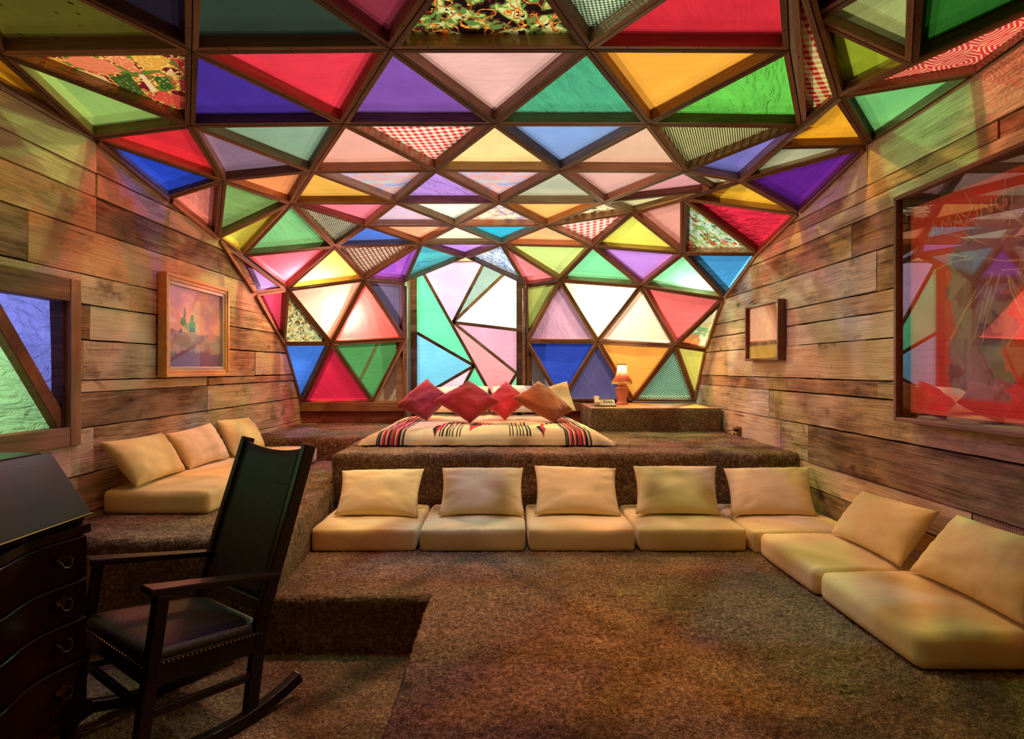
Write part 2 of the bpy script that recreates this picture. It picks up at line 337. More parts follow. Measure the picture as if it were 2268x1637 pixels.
def c_mesh(hole, thread, period, duty=.56):
    def f(nt, uv, oc):
        x, y = sepuv(nt, mapping(nt, uv, rot=(0, 0, .6)))
        s = math_(nt, 'MULTIPLY', stripe(nt, x, period, duty), stripe(nt, y, period, duty))
        return mixc(nt, s, thread, hole)
    return f
def c_rings(bg, fg, cell):
    def f(nt, uv, oc):
        nz = noise(nt, uv, 9, 2); w = mixc(nt, .02, uv, nz.outputs[1])
        x, y = sepuv(nt, w)
        a = math_(nt, 'ABSOLUTE', math_(nt, 'SUBTRACT', math_(nt, 'FRACT', math_(nt, 'DIVIDE', x, cell)), .5))
        b = math_(nt, 'ABSOLUTE', math_(nt, 'SUBTRACT', math_(nt, 'FRACT', math_(nt, 'DIVIDE', y, cell)), .5))
        d = math_(nt, 'MAXIMUM', a, b); e = math_(nt, 'ADD', a, b)
        d = math_(nt, 'ADD', math_(nt, 'MULTIPLY', d, .7), math_(nt, 'MULTIPLY', e, .25))
        s = math_(nt, 'GREATER_THAN', math_(nt, 'SINE', math_(nt, 'MULTIPLY', d, 62.0)), .35)
        return mixc(nt, s, bg, fg)
    return f
def c_print(scale, stops, stretch=(1, 1, 1), dist=.12, edge=None):
    """scattered print: irregular cells, each with one colour of the list"""
    def f(nt, uv, oc):
        nz = noise(nt, uv, scale*.8, 3); w = mixc(nt, dist, mapping(nt, uv, stretch), nz.outputs[1])
        vo = nd(nt, 'TexVoronoi', {'Vector': w, 'Scale': scale})
        r = nd(nt, 'SeparateColor', {0: vo.outputs['Color']}).outputs[0]
        n = len(stops); c = ramp(nt, r, [(i/n, s) for i, s in enumerate(stops)], 'CONSTANT')
        v2 = nd(nt, 'TexVoronoi', {'Vector': w, 'Scale': scale*2.7})
        r2 = nd(nt, 'SeparateColor', {0: v2.outputs['Color']}).outputs[1]
        c2 = ramp(nt, r2, [(i/n, s) for i, s in enumerate(reversed(stops))], 'CONSTANT')
        c = mixc(nt, math_(nt, 'MULTIPLY', math_(nt, 'LESS_THAN', v2.outputs['Distance'], .32), .75), c, c2)
        if edge:
            ve = nd(nt, 'TexVoronoi', {'Vector': w, 'Scale': scale}, feature='DISTANCE_TO_EDGE')
            c = mixc(nt, math_(nt, 'LESS_THAN', ve.outputs['Distance'], .05), c, edge)
        return c
    return f
def c_patch(nt, uv, oc):
    vo = nd(nt, 'TexVoronoi', {'Vector': uv, 'Scale': 6.5}); s = nd(nt, 'SeparateColor', {0: vo.outputs['Color']})
    cols = [rgb(214, 74, 62), rgb(222, 176, 116), rgb(60, 84, 34), rgb(214, 150, 60), rgb(228, 196, 150), rgb(200, 54, 60), rgb(70, 40, 24), rgb(224, 120, 84)]
    c = ramp(nt, s.outputs[0], [(i/8, q) for i, q in enumerate(cols)], 'CONSTANT')
    d = nd(nt, 'TexVoronoi', {'Vector': uv, 'Scale': 55.0}); dots = math_(nt, 'LESS_THAN', d.outputs['Distance'], .33)
    c = mixc(nt, math_(nt, 'MULTIPLY', dots, math_(nt, 'MULTIPLY', s.outputs[1], .8)), c, rgb(232, 206, 120))
    fl = noise(nt, uv, 14, 3, .6); band = math_(nt, 'LESS_THAN', nd(nt, 'TexVoronoi', {'Vector': uv, 'Scale': 6.5}, feature='DISTANCE_TO_EDGE').outputs['Distance'], .07)
    return mixc(nt, band, c, ramp(nt, fl.outputs[0], [(0, rgb(90, 120, 40)), (.45, rgb(210, 60, 60)), (.5, rgb(228, 190, 90)), (.56, rgb(120, 30, 40))], 'CONSTANT'))
def c_camo(nt, uv, oc):
    n1 = noise(nt, uv, 13, 3, .55, .5); n2 = noise(nt, mapping(nt, uv, loc=(5, 3, 0)), 8.5, 1, .4, 1.6)
    c = ramp(nt, n1.outputs[0], [(0, rgb(28, 18, 14)), (.42, rgb(84, 34, 30)), (.47, rgb(96, 130, 60)), (.54, rgb(190, 190, 110)), (.6, rgb(214, 208, 150)), (.66, rgb(40, 24, 18))], 'CONSTANT')
    liz = math_(nt, 'LESS_THAN', math_(nt, 'ABSOLUTE', math_(nt, 'SUBTRACT', n2.outputs[0], .5)), .022)
    out = math_(nt, 'LESS_THAN', math_(nt, 'ABSOLUTE', math_(nt, 'SUBTRACT', n2.outputs[0], .5)), .034)
    d = nd(nt, 'TexVoronoi', {'Vector': uv, 'Scale': 70.0}); dd = math_(nt, 'LESS_THAN', d.outputs['Distance'], .4)
    c = mixc(nt, out, c, rgb(40, 22, 14))
    return mixc(nt, liz, c, mixc(nt, dd, rgb(222, 110, 40), rgb(236, 190, 90)))
def c_eyelet(nt, uv, oc):
    d = nd(nt, 'TexVoronoi', {'Vector': mapping(nt, uv, (1, 2.2, 1)), 'Scale': 9.0}, feature='F1')
    return mixc(nt, math_(nt, 'LESS_THAN', d.outputs['Distance'], .13), oc, rgb(30, 22, 10))
def c_multi(nt, uv, oc):
    n = noise(nt, mapping(nt, uv, (1, 2.4, 1)), 4, 3, .5, 1)
    return ramp(nt, n.outputs[0], [(.25, rgb(120, 140, 200)), (.42, rgb(190, 170, 200)), (.55, rgb(216, 150, 150)), (.7, rgb(170, 190, 205))])
def c_seam(nt, uv, oc):
    x, y = sepuv(nt, mapping(nt, uv, rot=(0, 0, -.5)))
    return mixc(nt, math_(nt, 'MULTIPLY', math_(nt, 'LESS_THAN', math_(nt, 'ABSOLUTE', math_(nt, 'SUBTRACT', x, .47)), .018), .65), oc, rgb(110, 60, 20))
FAB = {
 'plain': shell_mat('plain_cloth', c_plain), 'seam': shell_mat('seamed_cloth', c_seam),
 'crinkle': shell_mat('crinkled_cloth', c_plain, .5, 1.0),
 'redcheck': shell_mat('red_gingham_cloth', c_gingham(rgb(206, 40, 50), rgb(240, 214, 200), .046, .15)),
 'redcheck_y': shell_mat('red_yellow_gingham_cloth', c_gingham(rgb(200, 36, 42), rgb(244, 226, 150), .06, .05)),
 'redcheck_p': shell_mat('pink_red_gingham_cloth', c_gingham(rgb(226, 70, 84), rgb(246, 224, 206), .064, .1)),
 'greencheck': shell_mat('green_gingham_cloth', c_gingham(rgb(16, 60, 30), rgb(205, 214, 180), .016, .2)),
 'plaid': shell_mat('brown_plaid_cloth', c_plaid),
 'mesh': shell_mat('grey_mesh_cloth', c_mesh(rgb(214, 204, 180), rgb(78, 68, 56), .0175)),
 'mesh_y': shell_mat('yellowish_mesh_cloth', c_mesh(rgb(226, 214, 150), rgb(52, 46, 30), .0135)),
 'greenmesh': shell_mat('green_mesh_cloth', c_mesh(rgb(190, 220, 190), rgb(52, 92, 70), .021)),
 'rings': shell_mat('pink_ring_print_cloth', c_rings(rgb(226, 84, 92), rgb(238, 176, 150), .11)),
 'rings_r': shell_mat('red_maze_print_cloth', c_rings(rgb(214, 56, 68), rgb(240, 176, 130), .17)),
 'floral_b': shell_mat('blue_floral_cloth', c_print(58, [rgb(214, 220, 236), rgb(70, 120, 200), rgb(180, 190, 224), rgb(44, 80, 170), rgb(226, 226, 232)])),
 'floral_p': shell_mat('pale_floral_cloth', c_print(22, [rgb(236, 206, 190), rgb(232, 190, 170), rgb(160, 150, 190), rgb(240, 214, 196), rgb(226, 150, 130)])),
 'floral_d': shell_mat('dark_floral_cloth', c_print(24, [rgb(220, 200, 160), rgb(60, 44, 34), rgb(230, 214, 180), rgb(140, 100, 70)])),
 'cars': shell_mat('green_picture_print_cloth', c_print(21, [rgb(150, 190, 90), rgb(226, 230, 206), rgb(70, 120, 70), rgb(206, 222, 196), rgb(200, 70, 50), rgb(170, 210, 190), rgb(120, 170, 80), rgb(230, 234, 214)], (1, 2.4, 1))),
 'leaf': shell_mat('cream_leaf_print_cloth', c_print(40, [rgb(236, 226, 160), rgb(120, 60, 40), rgb(238, 228, 170), rgb(160, 190, 140), rgb(226, 170, 80), rgb(240, 232, 180), rgb(90, 50, 36)])),
 'patch': shell_mat('patchwork_print_cloth', c_patch), 'camo': shell_mat('lizard_print_cloth', c_camo),
 'patch2': shell_mat('orange_patch_print_cloth', c_print(7, [rgb(240, 226, 180), rgb(236, 140, 80), rgb(150, 190, 130), rgb(230, 110, 90), rgb(238, 214, 150)])),
 'eyelet': shell_mat('olive_eyelet_cloth', c_eyelet), 'multi': shell_mat('mottled_cloth', c_multi),
}
# ------------------------------------------------------------------ the wooden and cloth shell (ceiling)
N = {'V':(-1.856,1.751,2.848),'UL':(-0.972,1.762,2.857),'UC':(-0.052,1.762,2.857),'UR':(0.82,1.679,2.783),'A0':(-2.232,2.501,2.824),'A1':(-1.388,2.499,2.835),'A2':(-0.51,2.492,2.84),'A3':(0.358,2.483,2.836),'A4':(1.257,2.517,2.851),'B0':(-2.415,3.305,2.781),'B1':(-1.802,3.227,2.818),'B2':(-0.93,3.224,2.827),'B3':(-0.069,3.214,2.823),'B4':(0.801,3.201,2.817),'B5':(1.761,3.379,2.883),'C1':(-2.013,4.029,2.77),'C2':(-1.353,3.932,2.8),'C3':(-0.492,3.91,2.802),'C4':(0.367,3.903,2.796),'C5':(1.201,3.817,2.76),'C6':(1.703,4.15,2.807),'C7':(1.69,2.885,2.817),'D1':(-1.792,4.724,2.812),'D2':(-0.894,4.559,2.767),'D3':(-0.062,4.569,2.77),'D4':(0.783,4.547,2.764),'D5':(1.159,5.231,2.871),'DX':(1.687,4.543,2.867),'L2':(-2.415,4.037,2.65),'L3':(-2.415,4.733,2.524),'M':(-2.415,5.189,2.467),'L4':(-2.415,5.429,2.147),'L5':(-2.415,6.135,1.702),'L6':(-2.415,6.66,1.018),'E1':(-1.28,5.167,2.734),'E2':(-0.475,5.233,2.751),'E3':(0.363,5.237,2.752),'ER':(1.479,4.747,2.856),'F1':(-1.709,5.645,2.647),'F2':(-0.887,5.891,2.728),'F3':(-0.057,5.909,2.732),'F4':(0.884,5.842,2.694),'F5':(1.718,5.53,2.557),'W':(-0.474,6.534,2.713),'P':(-2.312,5.971,2.27),'Q':(-1.586,6.339,2.433),'K1':(-1.188,6.627,2.441),'K4':(0.222,6.621,2.408),'G1':(0.606,6.448,2.439),'G2':(1.484,6.249,2.344),'R4':(2.22,5.769,2.145),'S1':(-1.999,6.449,1.72),'K2':(-1.187,6.62,1.775),'K5':(0.232,6.62,1.754),'G3':(1.051,6.532,1.745),'G4':(1.893,6.354,1.691),'R5':(2.22,6.292,1.638),'S2':(-1.571,6.66,1.029),'K3':(-1.194,6.659,1.034),'K6':(0.239,6.66,1.05),'G5':(0.642,6.66,1.045),'G6':(1.485,6.656,1.05),'R6':(2.22,6.658,1.045),'R0':(2.22,2.669,2.822),'R1':(2.22,3.467,2.802),'R2':(2.22,4.307,2.608),'R3':(2.22,5.011,2.448),'T1':(1.248,2.306,2.856),'T2':(1.694,2.37,2.71),'X1':(1.282,1.769,2.718),'X2':(2.22,2.002,2.871),'W1':(-2.415,2.193,2.802)}
N['H1'] = tuple(N['B5'][i]*.66+N['C6'][i]*.34+(.012, .03, .012)[i] for i in range(3))
N = {k: Vector(v) for k, v in N.items()}
XR = 2.22; XL = -2.415
# triangle, cloth, colour as the cloth looks with light behind it, what it is
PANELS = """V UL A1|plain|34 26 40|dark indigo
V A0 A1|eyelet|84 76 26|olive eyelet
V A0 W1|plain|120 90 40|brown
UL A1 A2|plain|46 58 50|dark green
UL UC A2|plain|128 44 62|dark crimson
UC A2 A3|camo|255 255 255|lizard print
UC UR A3|greencheck|255 255 255|green gingham
UR A3 A4|plain|208 44 60|red
A0 A1 B1|patch|255 255 255|patchwork print
A0 B0 B1|plain|146 178 96|pale green
W1 A0 B0|plain|212 156 38|yellow
A1 B1 B2|plain|66 42 142|indigo
A1 A2 B2|plain|222 54 74|red
A2 B2 B3|plain|120 74 164|purple
A2 A3 B3|plain|220 168 168|pale pink
A3 B3 B4|crinkle|66 146 114|crinkled green
A3 A4 B4|plain|238 162 62|orange
A4 B4 B5|crinkle|88 168 66|bright green
UR B5 C7|redcheck_y|255 255 255|red and yellow gingham
B0 B1 C1|plain|208 42 54|red
B0 C1 L2|plain|44 74 216|blue
B1 C1 C2|plain|128 98 124|grey lilac
B1 B2 C2|plain|128 154 134|grey green
B2 C2 C3|plain|220 156 146|pink beige
B2 B3 C3|redcheck|255 255 255|red gingham
B3 C3 C4|plain|230 198 140|cream
B3 B4 C4|plain|122 148 208|blue
B4 C4 C5|plain|214 168 146|pink beige
B4 B5 C5|mesh_y|255 255 255|grey mesh
B5 C5 C6|plain|106 100 178|violet blue
C1 L2 L3|rings|255 255 255|pink ring print
C1 D1 L3|plain|142 178 104|green
C1 C2 D1|plain|234 140 92|orange
C2 D1 D2|plain|220 162 74|golden
C2 C3 D2|multi|255 255 255|mottled blue pink
C3 D2 D3|crinkle|160 118 200|purple
C3 C4 D3|multi|255 255 255|mottled lilac
C4 D3 D4|plain|168 168 150|grey green
C4 C5 D4|plain|208 156 152|pink grey
C5 D4 DX|plain|206 142 152|pink
D4 D5 DX|plain|210 198 150|cream
C5 DX C6|floral_d|255 255 255|dark floral
DX C6 ER|plain|60 44 34|dark
D5 DX ER|plain|60 44 34|dark
L3 D1 M|plain|238 218 82|yellow
D1 F1 M|plain|134 200 134|green
D1 E1 F1|mesh|255 255 255|grey mesh
D1 D2 E1|plain|242 118 144|pink
D2 E1 E2|plain|206 174 206|lilac
D2 D3 E2|crinkle|204 210 204|white
D3 E2 E3|floral_p|255 255 255|pale floral
D3 D4 E3|plain|248 176 104|orange
D4 D5 E3|floral_d|255 255 255|dark floral
E1 F1 F2|plain|78 114 220|blue
E1 E2 F2|plain|252 162 132|peach
E2 F2 F3|plain|220 226 208|white
E2 E3 F3|plain|50 168 210|cyan
E3 F3 F4|plain|252 168 122|orange
E3 D5 F4|redcheck_p|255 255 255|red gingham
D5 F4 F5|plain|228 224 100|yellow green
D5 ER F5|plain|228 154 142|pink
ER F5 R3|cars|255 255 255|green picture print
ER R2 R3|crinkle|222 44 70|red
ER C6 R2|plain|234 184 58|yellow
C6 R1 R2|plain|98 34 144|purple
M F1 P|plain|248 100 122|pink
L3 L4 P|plain|210 164 236|lilac
F1 P Q|plain|248 230 100|yellow
F1 F2 Q|plaid|255 255 255|brown plaid
F2 Q K1|plain|152 80 202|purple
F2 W K1|plain|74 162 190|teal
F2 F3 W|plain|186 134 242|lilac
F3 W K4|floral_b|255 255 255|blue floral
F3 K4 G1|plain|244 130 144|pink
F3 F4 G1|plain|196 212 130|lime
F4 G1 G2|plain|126 212 158|mint
F4 F5 G2|plain|194 132 228|lilac
F5 G2 R4|plain|144 226 174|mint
F5 R3 R4|plain|80 168 240|sky blue
L4 P L5|plain|240 76 108|crimson
P L5 S1|leaf|255 255 255|leaf print
P Q S1|plain|252 166 146|pink
Q S1 K2|plain|252 98 94|salmon
Q K1 K2|plain|90 80 110|slate
L5 S1 L6|plain|68 120 230|blue
S1 L6 S2|plain|196 34 62|crimson
S1 K2 S2|seam|88 156 92|green
S2 K2 K3|crinkle|190 150 124|beige
K4 G1 K5|plain|196 206 112|lime
G1 K5 G3|plain|210 154 180|mauve
G1 G2 G3|plain|248 238 194|cream
G2 G3 G4|plain|252 210 178|peach
G2 R4 G4|plain|252 114 112|coral
R4 G4 R5|patch2|255 255 255|patch print
K5 G5 K6|crinkle|170 160 152|grey
K5 G3 G5|plain|56 82 204|blue
G3 G5 G6|plain|98 88 136|slate violet
G3 G4 G6|plain|252 166 74|orange
G4 G6 R6|greenmesh|255 255 255|green mesh
G4 R5 R6|plain|222 206 96|lime yellow
UR T1 X1|plain|28 28 66|navy
T1 T2 X1|plain|186 196 124|pale green
T1 C7 T2|plain|170 186 50|lime
T2 X1 X2|plain|42 100 36|dark green
C7 T2 X2|rings_r|255 255 255|red maze print
C7 X2 R0|rings_r|255 255 255|red maze print
C7 R0 R1|plain|112 184 112|green
H1 C7 R1|plain|240 166 44|orange
H1 R1 C6|plain|154 160 138|grey green"""
ceiling = tag(empty('ceiling', (0, 4, 2.84)), 'geodesic ceiling of stained wooden triangles stretched with coloured cloth', kind='structure')
CEN = Vector((0, 3.8, 1.3))
screws = MB()
DEPTH = .062; BT = .026; GAP = .0022
edges_seen = {}
def panel(keys, fab, col, what):
    A, B, C = (N[k] for k in keys)
    n = (B-A).cross(C-A).normalized()
    cen = (A+B+C)/3
    if n.dot(cen-CEN) < 0: B, C = C, B; keys = (keys[0], keys[2], keys[1]); n = -n
    P = [A, B, C]
    def inset(d):
        out = []
        for i in range(3):
            p, a, b = P[i], (P[(i+1) % 3]-P[i]).normalized(), (P[i-1]-P[i]).normalized()
            s = math.sqrt(max(1e-6, 1-a.dot(b)**2)); out.append(p+(a+b)*(d/s))
        return out
    area = (B-A).cross(C-A).length/2; per = (A-B).length+(B-C).length+(C-A).length
    bt = min(BT, 2*area/per*.45); fd = min(DEPTH-.006, .25*2*area/per)
    O = inset(min(GAP, .3*area/per)); I = inset(bt)
    [edges_seen.setdefault(tuple(sorted((keys[q], keys[(q+1) % 3]))), []).append(n) for q in range(3)]
    # cloth, a little slack, stapled near the back of the boards
    n_ = 7; V = []; idx = {}; UV = []
    ex = (O[1]-O[0]).normalized(); ey = n.cross(ex)
    for i in range(n_+1):
        for j in range(n_+1-i):
            a, b = i/n_, j/n_; c = 1-a-b
            p = O[0]*c+O[1]*a+O[2]*b+n*(fd-.35*a*b*c*(.6+.4*random.random())*min(1, area/.3))
            idx[i, j] = len(V); V.append(p); UV.append(((p-A).dot(ex), (p-A).dot(ey)))
    F = []
    for i in range(n_):
        for j in range(n_-i):
            F.append((idx[i, j], idx[i+1, j], idx[i, j+1]))
            if i+j < n_-1: F.append((idx[i+1, j], idx[i+1, j+1], idx[i, j+1]))
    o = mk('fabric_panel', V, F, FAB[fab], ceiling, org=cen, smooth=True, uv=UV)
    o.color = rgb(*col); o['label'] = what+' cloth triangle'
    for i in range(3):
        j = (i+1) % 3
        L = (O[j]-O[i]).length; d = (O[j]-O[i]).normalized(); s = n.cross(d)
        # board in its own frame so that the grain runs along it
        mid = (O[i]+O[j])/2
        R = Matrix((d, s, n)).transposed()
        pts = [O[i], O[j], I[j], I[i]]
        loc = [R.transposed() @ (p-mid) for p in pts]
        jit = random.uniform(-.0015, .0015)
        V8 = [(q.x, q.y, jit) for q in loc]+[(q.x, q.y, DEPTH+.05) for q in loc]
        b = mk('frame_board', V8, [(3,2,1,0),(4,5,6,7),(0,1,5,4),(1,2,6,5),(2,3,7,6),(3,0,4,7)], M_STRUT, None, local=True)
        b.parent = o; b.matrix_local = Matrix.Translation(mid-cen) @ R.to_4x4()
        e = tuple(sorted((keys[i], keys[j])))
        for t in ((.5,) if L < .5 else (.48, .8)):
            c = O[i]+(O[j]-O[i])*(t+random.uniform(-.02, .02))+s*(bt*.5)-n*.0012
            r = .0036
            ring = [c+d*(r*math.cos(a))+s*(r*math.sin(a)) for a in [k*math.pi/3 for k in range(6)]]
            screws.add(ring+[q+n*.004 for q in ring], [tuple(range(5, -1, -1)), tuple(range(6, 12))]+[(k, (k+1) % 6, (k+1) % 6+6, k+6) for k in range(6)])
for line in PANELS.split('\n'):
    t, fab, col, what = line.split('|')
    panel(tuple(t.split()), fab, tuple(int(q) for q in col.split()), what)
def filler(keys):
    P = [N[k] for k in keys]; n = (P[1]-P[0]).cross(P[2]-P[0]).normalized(); c = sum(P, Vector())/3
    if n.dot(c-CEN) < 0: n = -n
    V = [p+n*.004 for p in P]+[p+n*.022 for p in P]
    mk('filler_board', V, [(0, 1, 2), (5, 4, 3), (0, 3, 4, 1), (1, 4, 5, 2), (2, 5, 3, 0)], M_STRUT, ceiling, org=c)
for k in ('UR A4 B5', 'UR T1 C7', 'B5 C7 H1', 'B5 C6 H1', 'L3 M P', 'L3 L4 M'): filler(k.split())
seal = MB()
for (a, b), ns_ in sorted(edges_seen.items()):
    A, B = N[a], N[b]; n = sum(ns_, Vector()).normalized(); d = (B-A).normalized(); n = (n-d*n.dot(d)).normalized()
    seal.bar(A-d*.01+n*.085, B+d*.01+n*.085, .048, .04, n)
se_ = seal.build('sealing_battens', M_BACKING, ceiling); se_['kind'] = 'stuff'
sc_o = screws.build('screw_heads', M_SCREW, ceiling); sc_o['kind'] = 'stuff'
# heavy struts that run across the faces
def strut(a, b, w, h, out=.03):
    a = N[a]; b = N[b]; mb = MB(); mid = (a+b)/2; d = (b-a).normalized(); n = (mid-CEN); n = (n-d*n.dot(d)).normalized()
    s = n.cross(d); L = (b-a).length; R = Matrix((d, s, n)).transposed()
    mb.box(-L/2, L/2, -w/2, w/2, -.012, h)
    o = mb.build('ridge_beam', M_STRUT, None, bevel=.003, local=True); o.parent = ceiling
    o.matrix_local = Matrix.Translation(mid-Vector(ceiling.location)) @ R.to_4x4()
strut('B5', 'C6', .045, .075); strut('C6', 'ER', .035, .06); strut('ER', 'D5', .032, .06)
# the shell goes on behind the camera
def rear_panel(x0, x1, y0, y1, z, c):
    V = [(x0, y0, z), (x1, y0, z), (x1, y1, z), (x0, y1, z)]
    o = mk('fabric_panel', V, [(3, 2, 1, 0)], FAB['plain'], ceiling, org=((x0+x1)/2, (y0+y1)/2, z), uv=[(v[0], v[1]) for v in V])
    o.color = rgb(*c); o['label'] = 'cloth panel over the rear of the room'
rear_panel(-2.5, -.8, -1.6, 1.78, 2.92, (120, 84, 54)); rear_panel(-.8, .9, -1.6, 1.78, 2.92, (150, 100, 50)); rear_panel(.9, 2.3, -1.6, 1.78, 2.92, (110, 104, 50))
# ------------------------------------------------------------------ carpeted floor levels
def rounded_block(name, dims, r, step, parent, quad=None, amp=.004, mat=None, seed=1, faces='tflr'):
    """carpet-covered block with soft edges; quad skews its outline (corners x0y0, x1y0, x1y1, x0y1)"""
    x0, x1, y0, y1, z0, z1 = dims; Vs = []; Fs = []; n = 0
    def lin_(a, b, s, rr=True):
        k = max(2, int(round((b-a)/s))); g = np.linspace(a, b, k+1)
        e = np.array([0, .25, .5, .75, 1.0])*r*1.4
        return np.unique(np.round(np.concatenate([a+e, g[(g > a+r*1.45) & (g < b-r*1.45)], b-e]), 5))
    gx = lin_(x0, x1, step); gy = lin_(y0, y1, step); gz = lin_(z0, z1, step); gz = gz[gz >= z0-1e-6]
    def face(U, Vv, fn, flip):
        nonlocal n
        a, b = np.meshgrid(U, Vv, indexing='ij'); P = np.stack(fn(a.ravel(), b.ravel()), 1)
        F = gridF(len(U), len(Vv))
        Vs.append(P); Fs.append((F[:, ::-1] if flip else F)+n); n += len(P)
    o1 = np.ones_like
    if 't' in faces: face(gx, gy, lambda a, b: (a, b, o1(a)*z1), False)
    if 'f' in faces: face(gx, gz, lambda a, b: (a, o1(a)*y0, b), False)
    if 'b' in faces: face(gx, gz, lambda a, b: (a, o1(a)*y1, b), True)
    if 'l' in faces: face(gy, gz, lambda a, b: (o1(a)*x0, a, b), True)
    if 'r' in faces: face(gy, gz, lambda a, b: (o1(a)*x1, a, b), False)
    V = np.concatenate(Vs); F = np.concatenate(Fs)
    lo = np.array([x0+r, y0+r, z0-9]); hi = np.array([x1-r, y1-r, z1-r])
    q = np.clip(V, lo, hi); d = V-q; L = np.linalg.norm(d, axis=1, keepdims=True); L[L == 0] = 1
    nr = d/L; V = q+nr*r
    P = np.round(V*400).astype(int)
    h = (np.sin(P[:, 0]*12.9898+P[:, 1]*78.233+P[:, 2]*37.719)*43758.5453) % 1
    V = V+nr*((h-.5)*2*amp+(smooth_noise(V+9, 14, seed)-.5)*amp*3)[:, None]
    if quad is not None:
        u = (V[:, 0]-x0)/(x1-x0); w = (V[:, 1]-y0)/(y1-y0); Q = np.array(quad, float)
        XY = Q[0]*((1-u)*(1-w))[:, None]+Q[1]*(u*(1-w))[:, None]+Q[2]*(u*w)[:, None]+Q[3]*((1-u)*w)[:, None]
        V = np.c_[XY, V[:, 2]]
    return mk(name, V, F, mat or M_CARPET, parent, smooth=True)
Z0, Z1, Z2, Z3, Z4 = 0.0, .2875, .575, .7935, 1.0315
floor = tag(empty('floor', (0, 2, 0)), 'brown shag carpeted floor built in stepped levels', kind='structure')
rounded_block('sunken_floor', (-2.5, -.36, -1.6, 2.92, -.2, Z0), .03, .016, floor, seed=3, faces='t')['label'] = 'sunken carpeted floor under the rocking chair'
a = rounded_block('seating_floor', (-.395, 2.3, -1.6, 3.3, -.2, Z1), .035, .0125, floor, seed=4, faces='tl', amp=.0055)
rounded_block('seating_floor', (-1.34, 2.3, 2.85, 4.4, -.2, Z1), .035, .014, floor, seed=5, faces='tf')
rounded_block('raised_platform', (-2.5, -1.2, 2.85, 6.8, -.2, Z2), .04, .02, floor, quad=((-2.5, 2.85), (-1.17, 2.85), (-1.53, 6.8), (-2.5, 6.8)), seed=6, faces='tfr')['label'] = 'lower carpeted platform along the plank wall'
rounded_block('bed_platform', (-1.33, 2.3, 4.28, 7.2, 0, Z3), .05, .022, floor, seed=7, faces='tfl')['label'] = 'high carpeted platform that carries the bed'
rounded_block('bed_platform', (-2.5, -1.2, 5.3, 6.8, .3, Z3), .05, .022, floor, seed=8, faces='tf')
# ------------------------------------------------------------------ plank walls
DOME_L = [(-1.6, 2.92), (1.9, 2.92), (2.193, 2.802), (3.305, 2.781), (4.037, 2.65), (4.733, 2.524), (5.189, 2.40), (5.429, 2.147), (6.135, 1.702), (6.66, 1.018), (6.70, .7)]
DOME_R = [(-1.6, 2.92), (1.9, 2.92), (2.002, 2.871), (2.669, 2.822), (3.467, 2.802), (4.307, 2.608), (5.011, 2.448), (5.769, 2.145), (6.292, 1.638), (6.658, 1.045), (6.69, .7)]
def clip(poly, line, grow):
    for (a, b) in zip(line[:-1], line[1:]):
        a = np.array(a); b = np.array(b); t = (b-a)/np.linalg.norm(b-a); nrm = np.array([t[1], -t[0]])    # points into the room
        if nrm[1] > 0 and nrm[0] > .5: pass
        if nrm[1] > 0: nrm = -nrm if nrm[0] > 0 else nrm
        a2 = a-nrm*grow; out = []
        for i in range(len(poly)):
            p = np.array(poly[i]); q = np.array(poly[(i+1) % len(poly)]); dp = (p-a2).dot(nrm); dq = (q-a2).dot(nrm)
            if dp >= 0: out.append(tuple(p))
            if (dp >= 0) != (dq >= 0): out.append(tuple(p+(q-p)*(dp/(dp-dq))))
        poly = out
        if len(poly) < 3: return []
    return poly
def concave_hull(line):                     # keep only the convex outline so that clipping works
    pts = list(line); ch = True
    while ch:
        ch = False
        for i in range(1, len(pts)-1):
            (x0, y0), (x1, y1), (x2, y2) = pts[i-1:i+2]
            if (x1-x0)*(y2-y0)-(y1-y0)*(x2-x0) >= 0: del pts[i]; ch = True; break
    return pts
def ragged(q, rr, step=.11, amp=.0028):
    out = []
    for i in range(4):
        (a0, b0), (a1, b1) = q[i], q[(i+1) % 4]; L = math.hypot(a1-a0, b1-b0); n = max(1, int(L/step)); w = amp if i % 2 == 0 else amp*1.3
        for k in range(n):
            t = k/n; j = rr.uniform(-w, w*.4)
            out.append((a0+(a1-a0)*t+(j*.5 if i % 2 == 0 else (j if i == 1 else -j)), b0+(b1-b0)*t+((-j if i == 0 else j) if i % 2 == 0 else j*.3)))
    return out
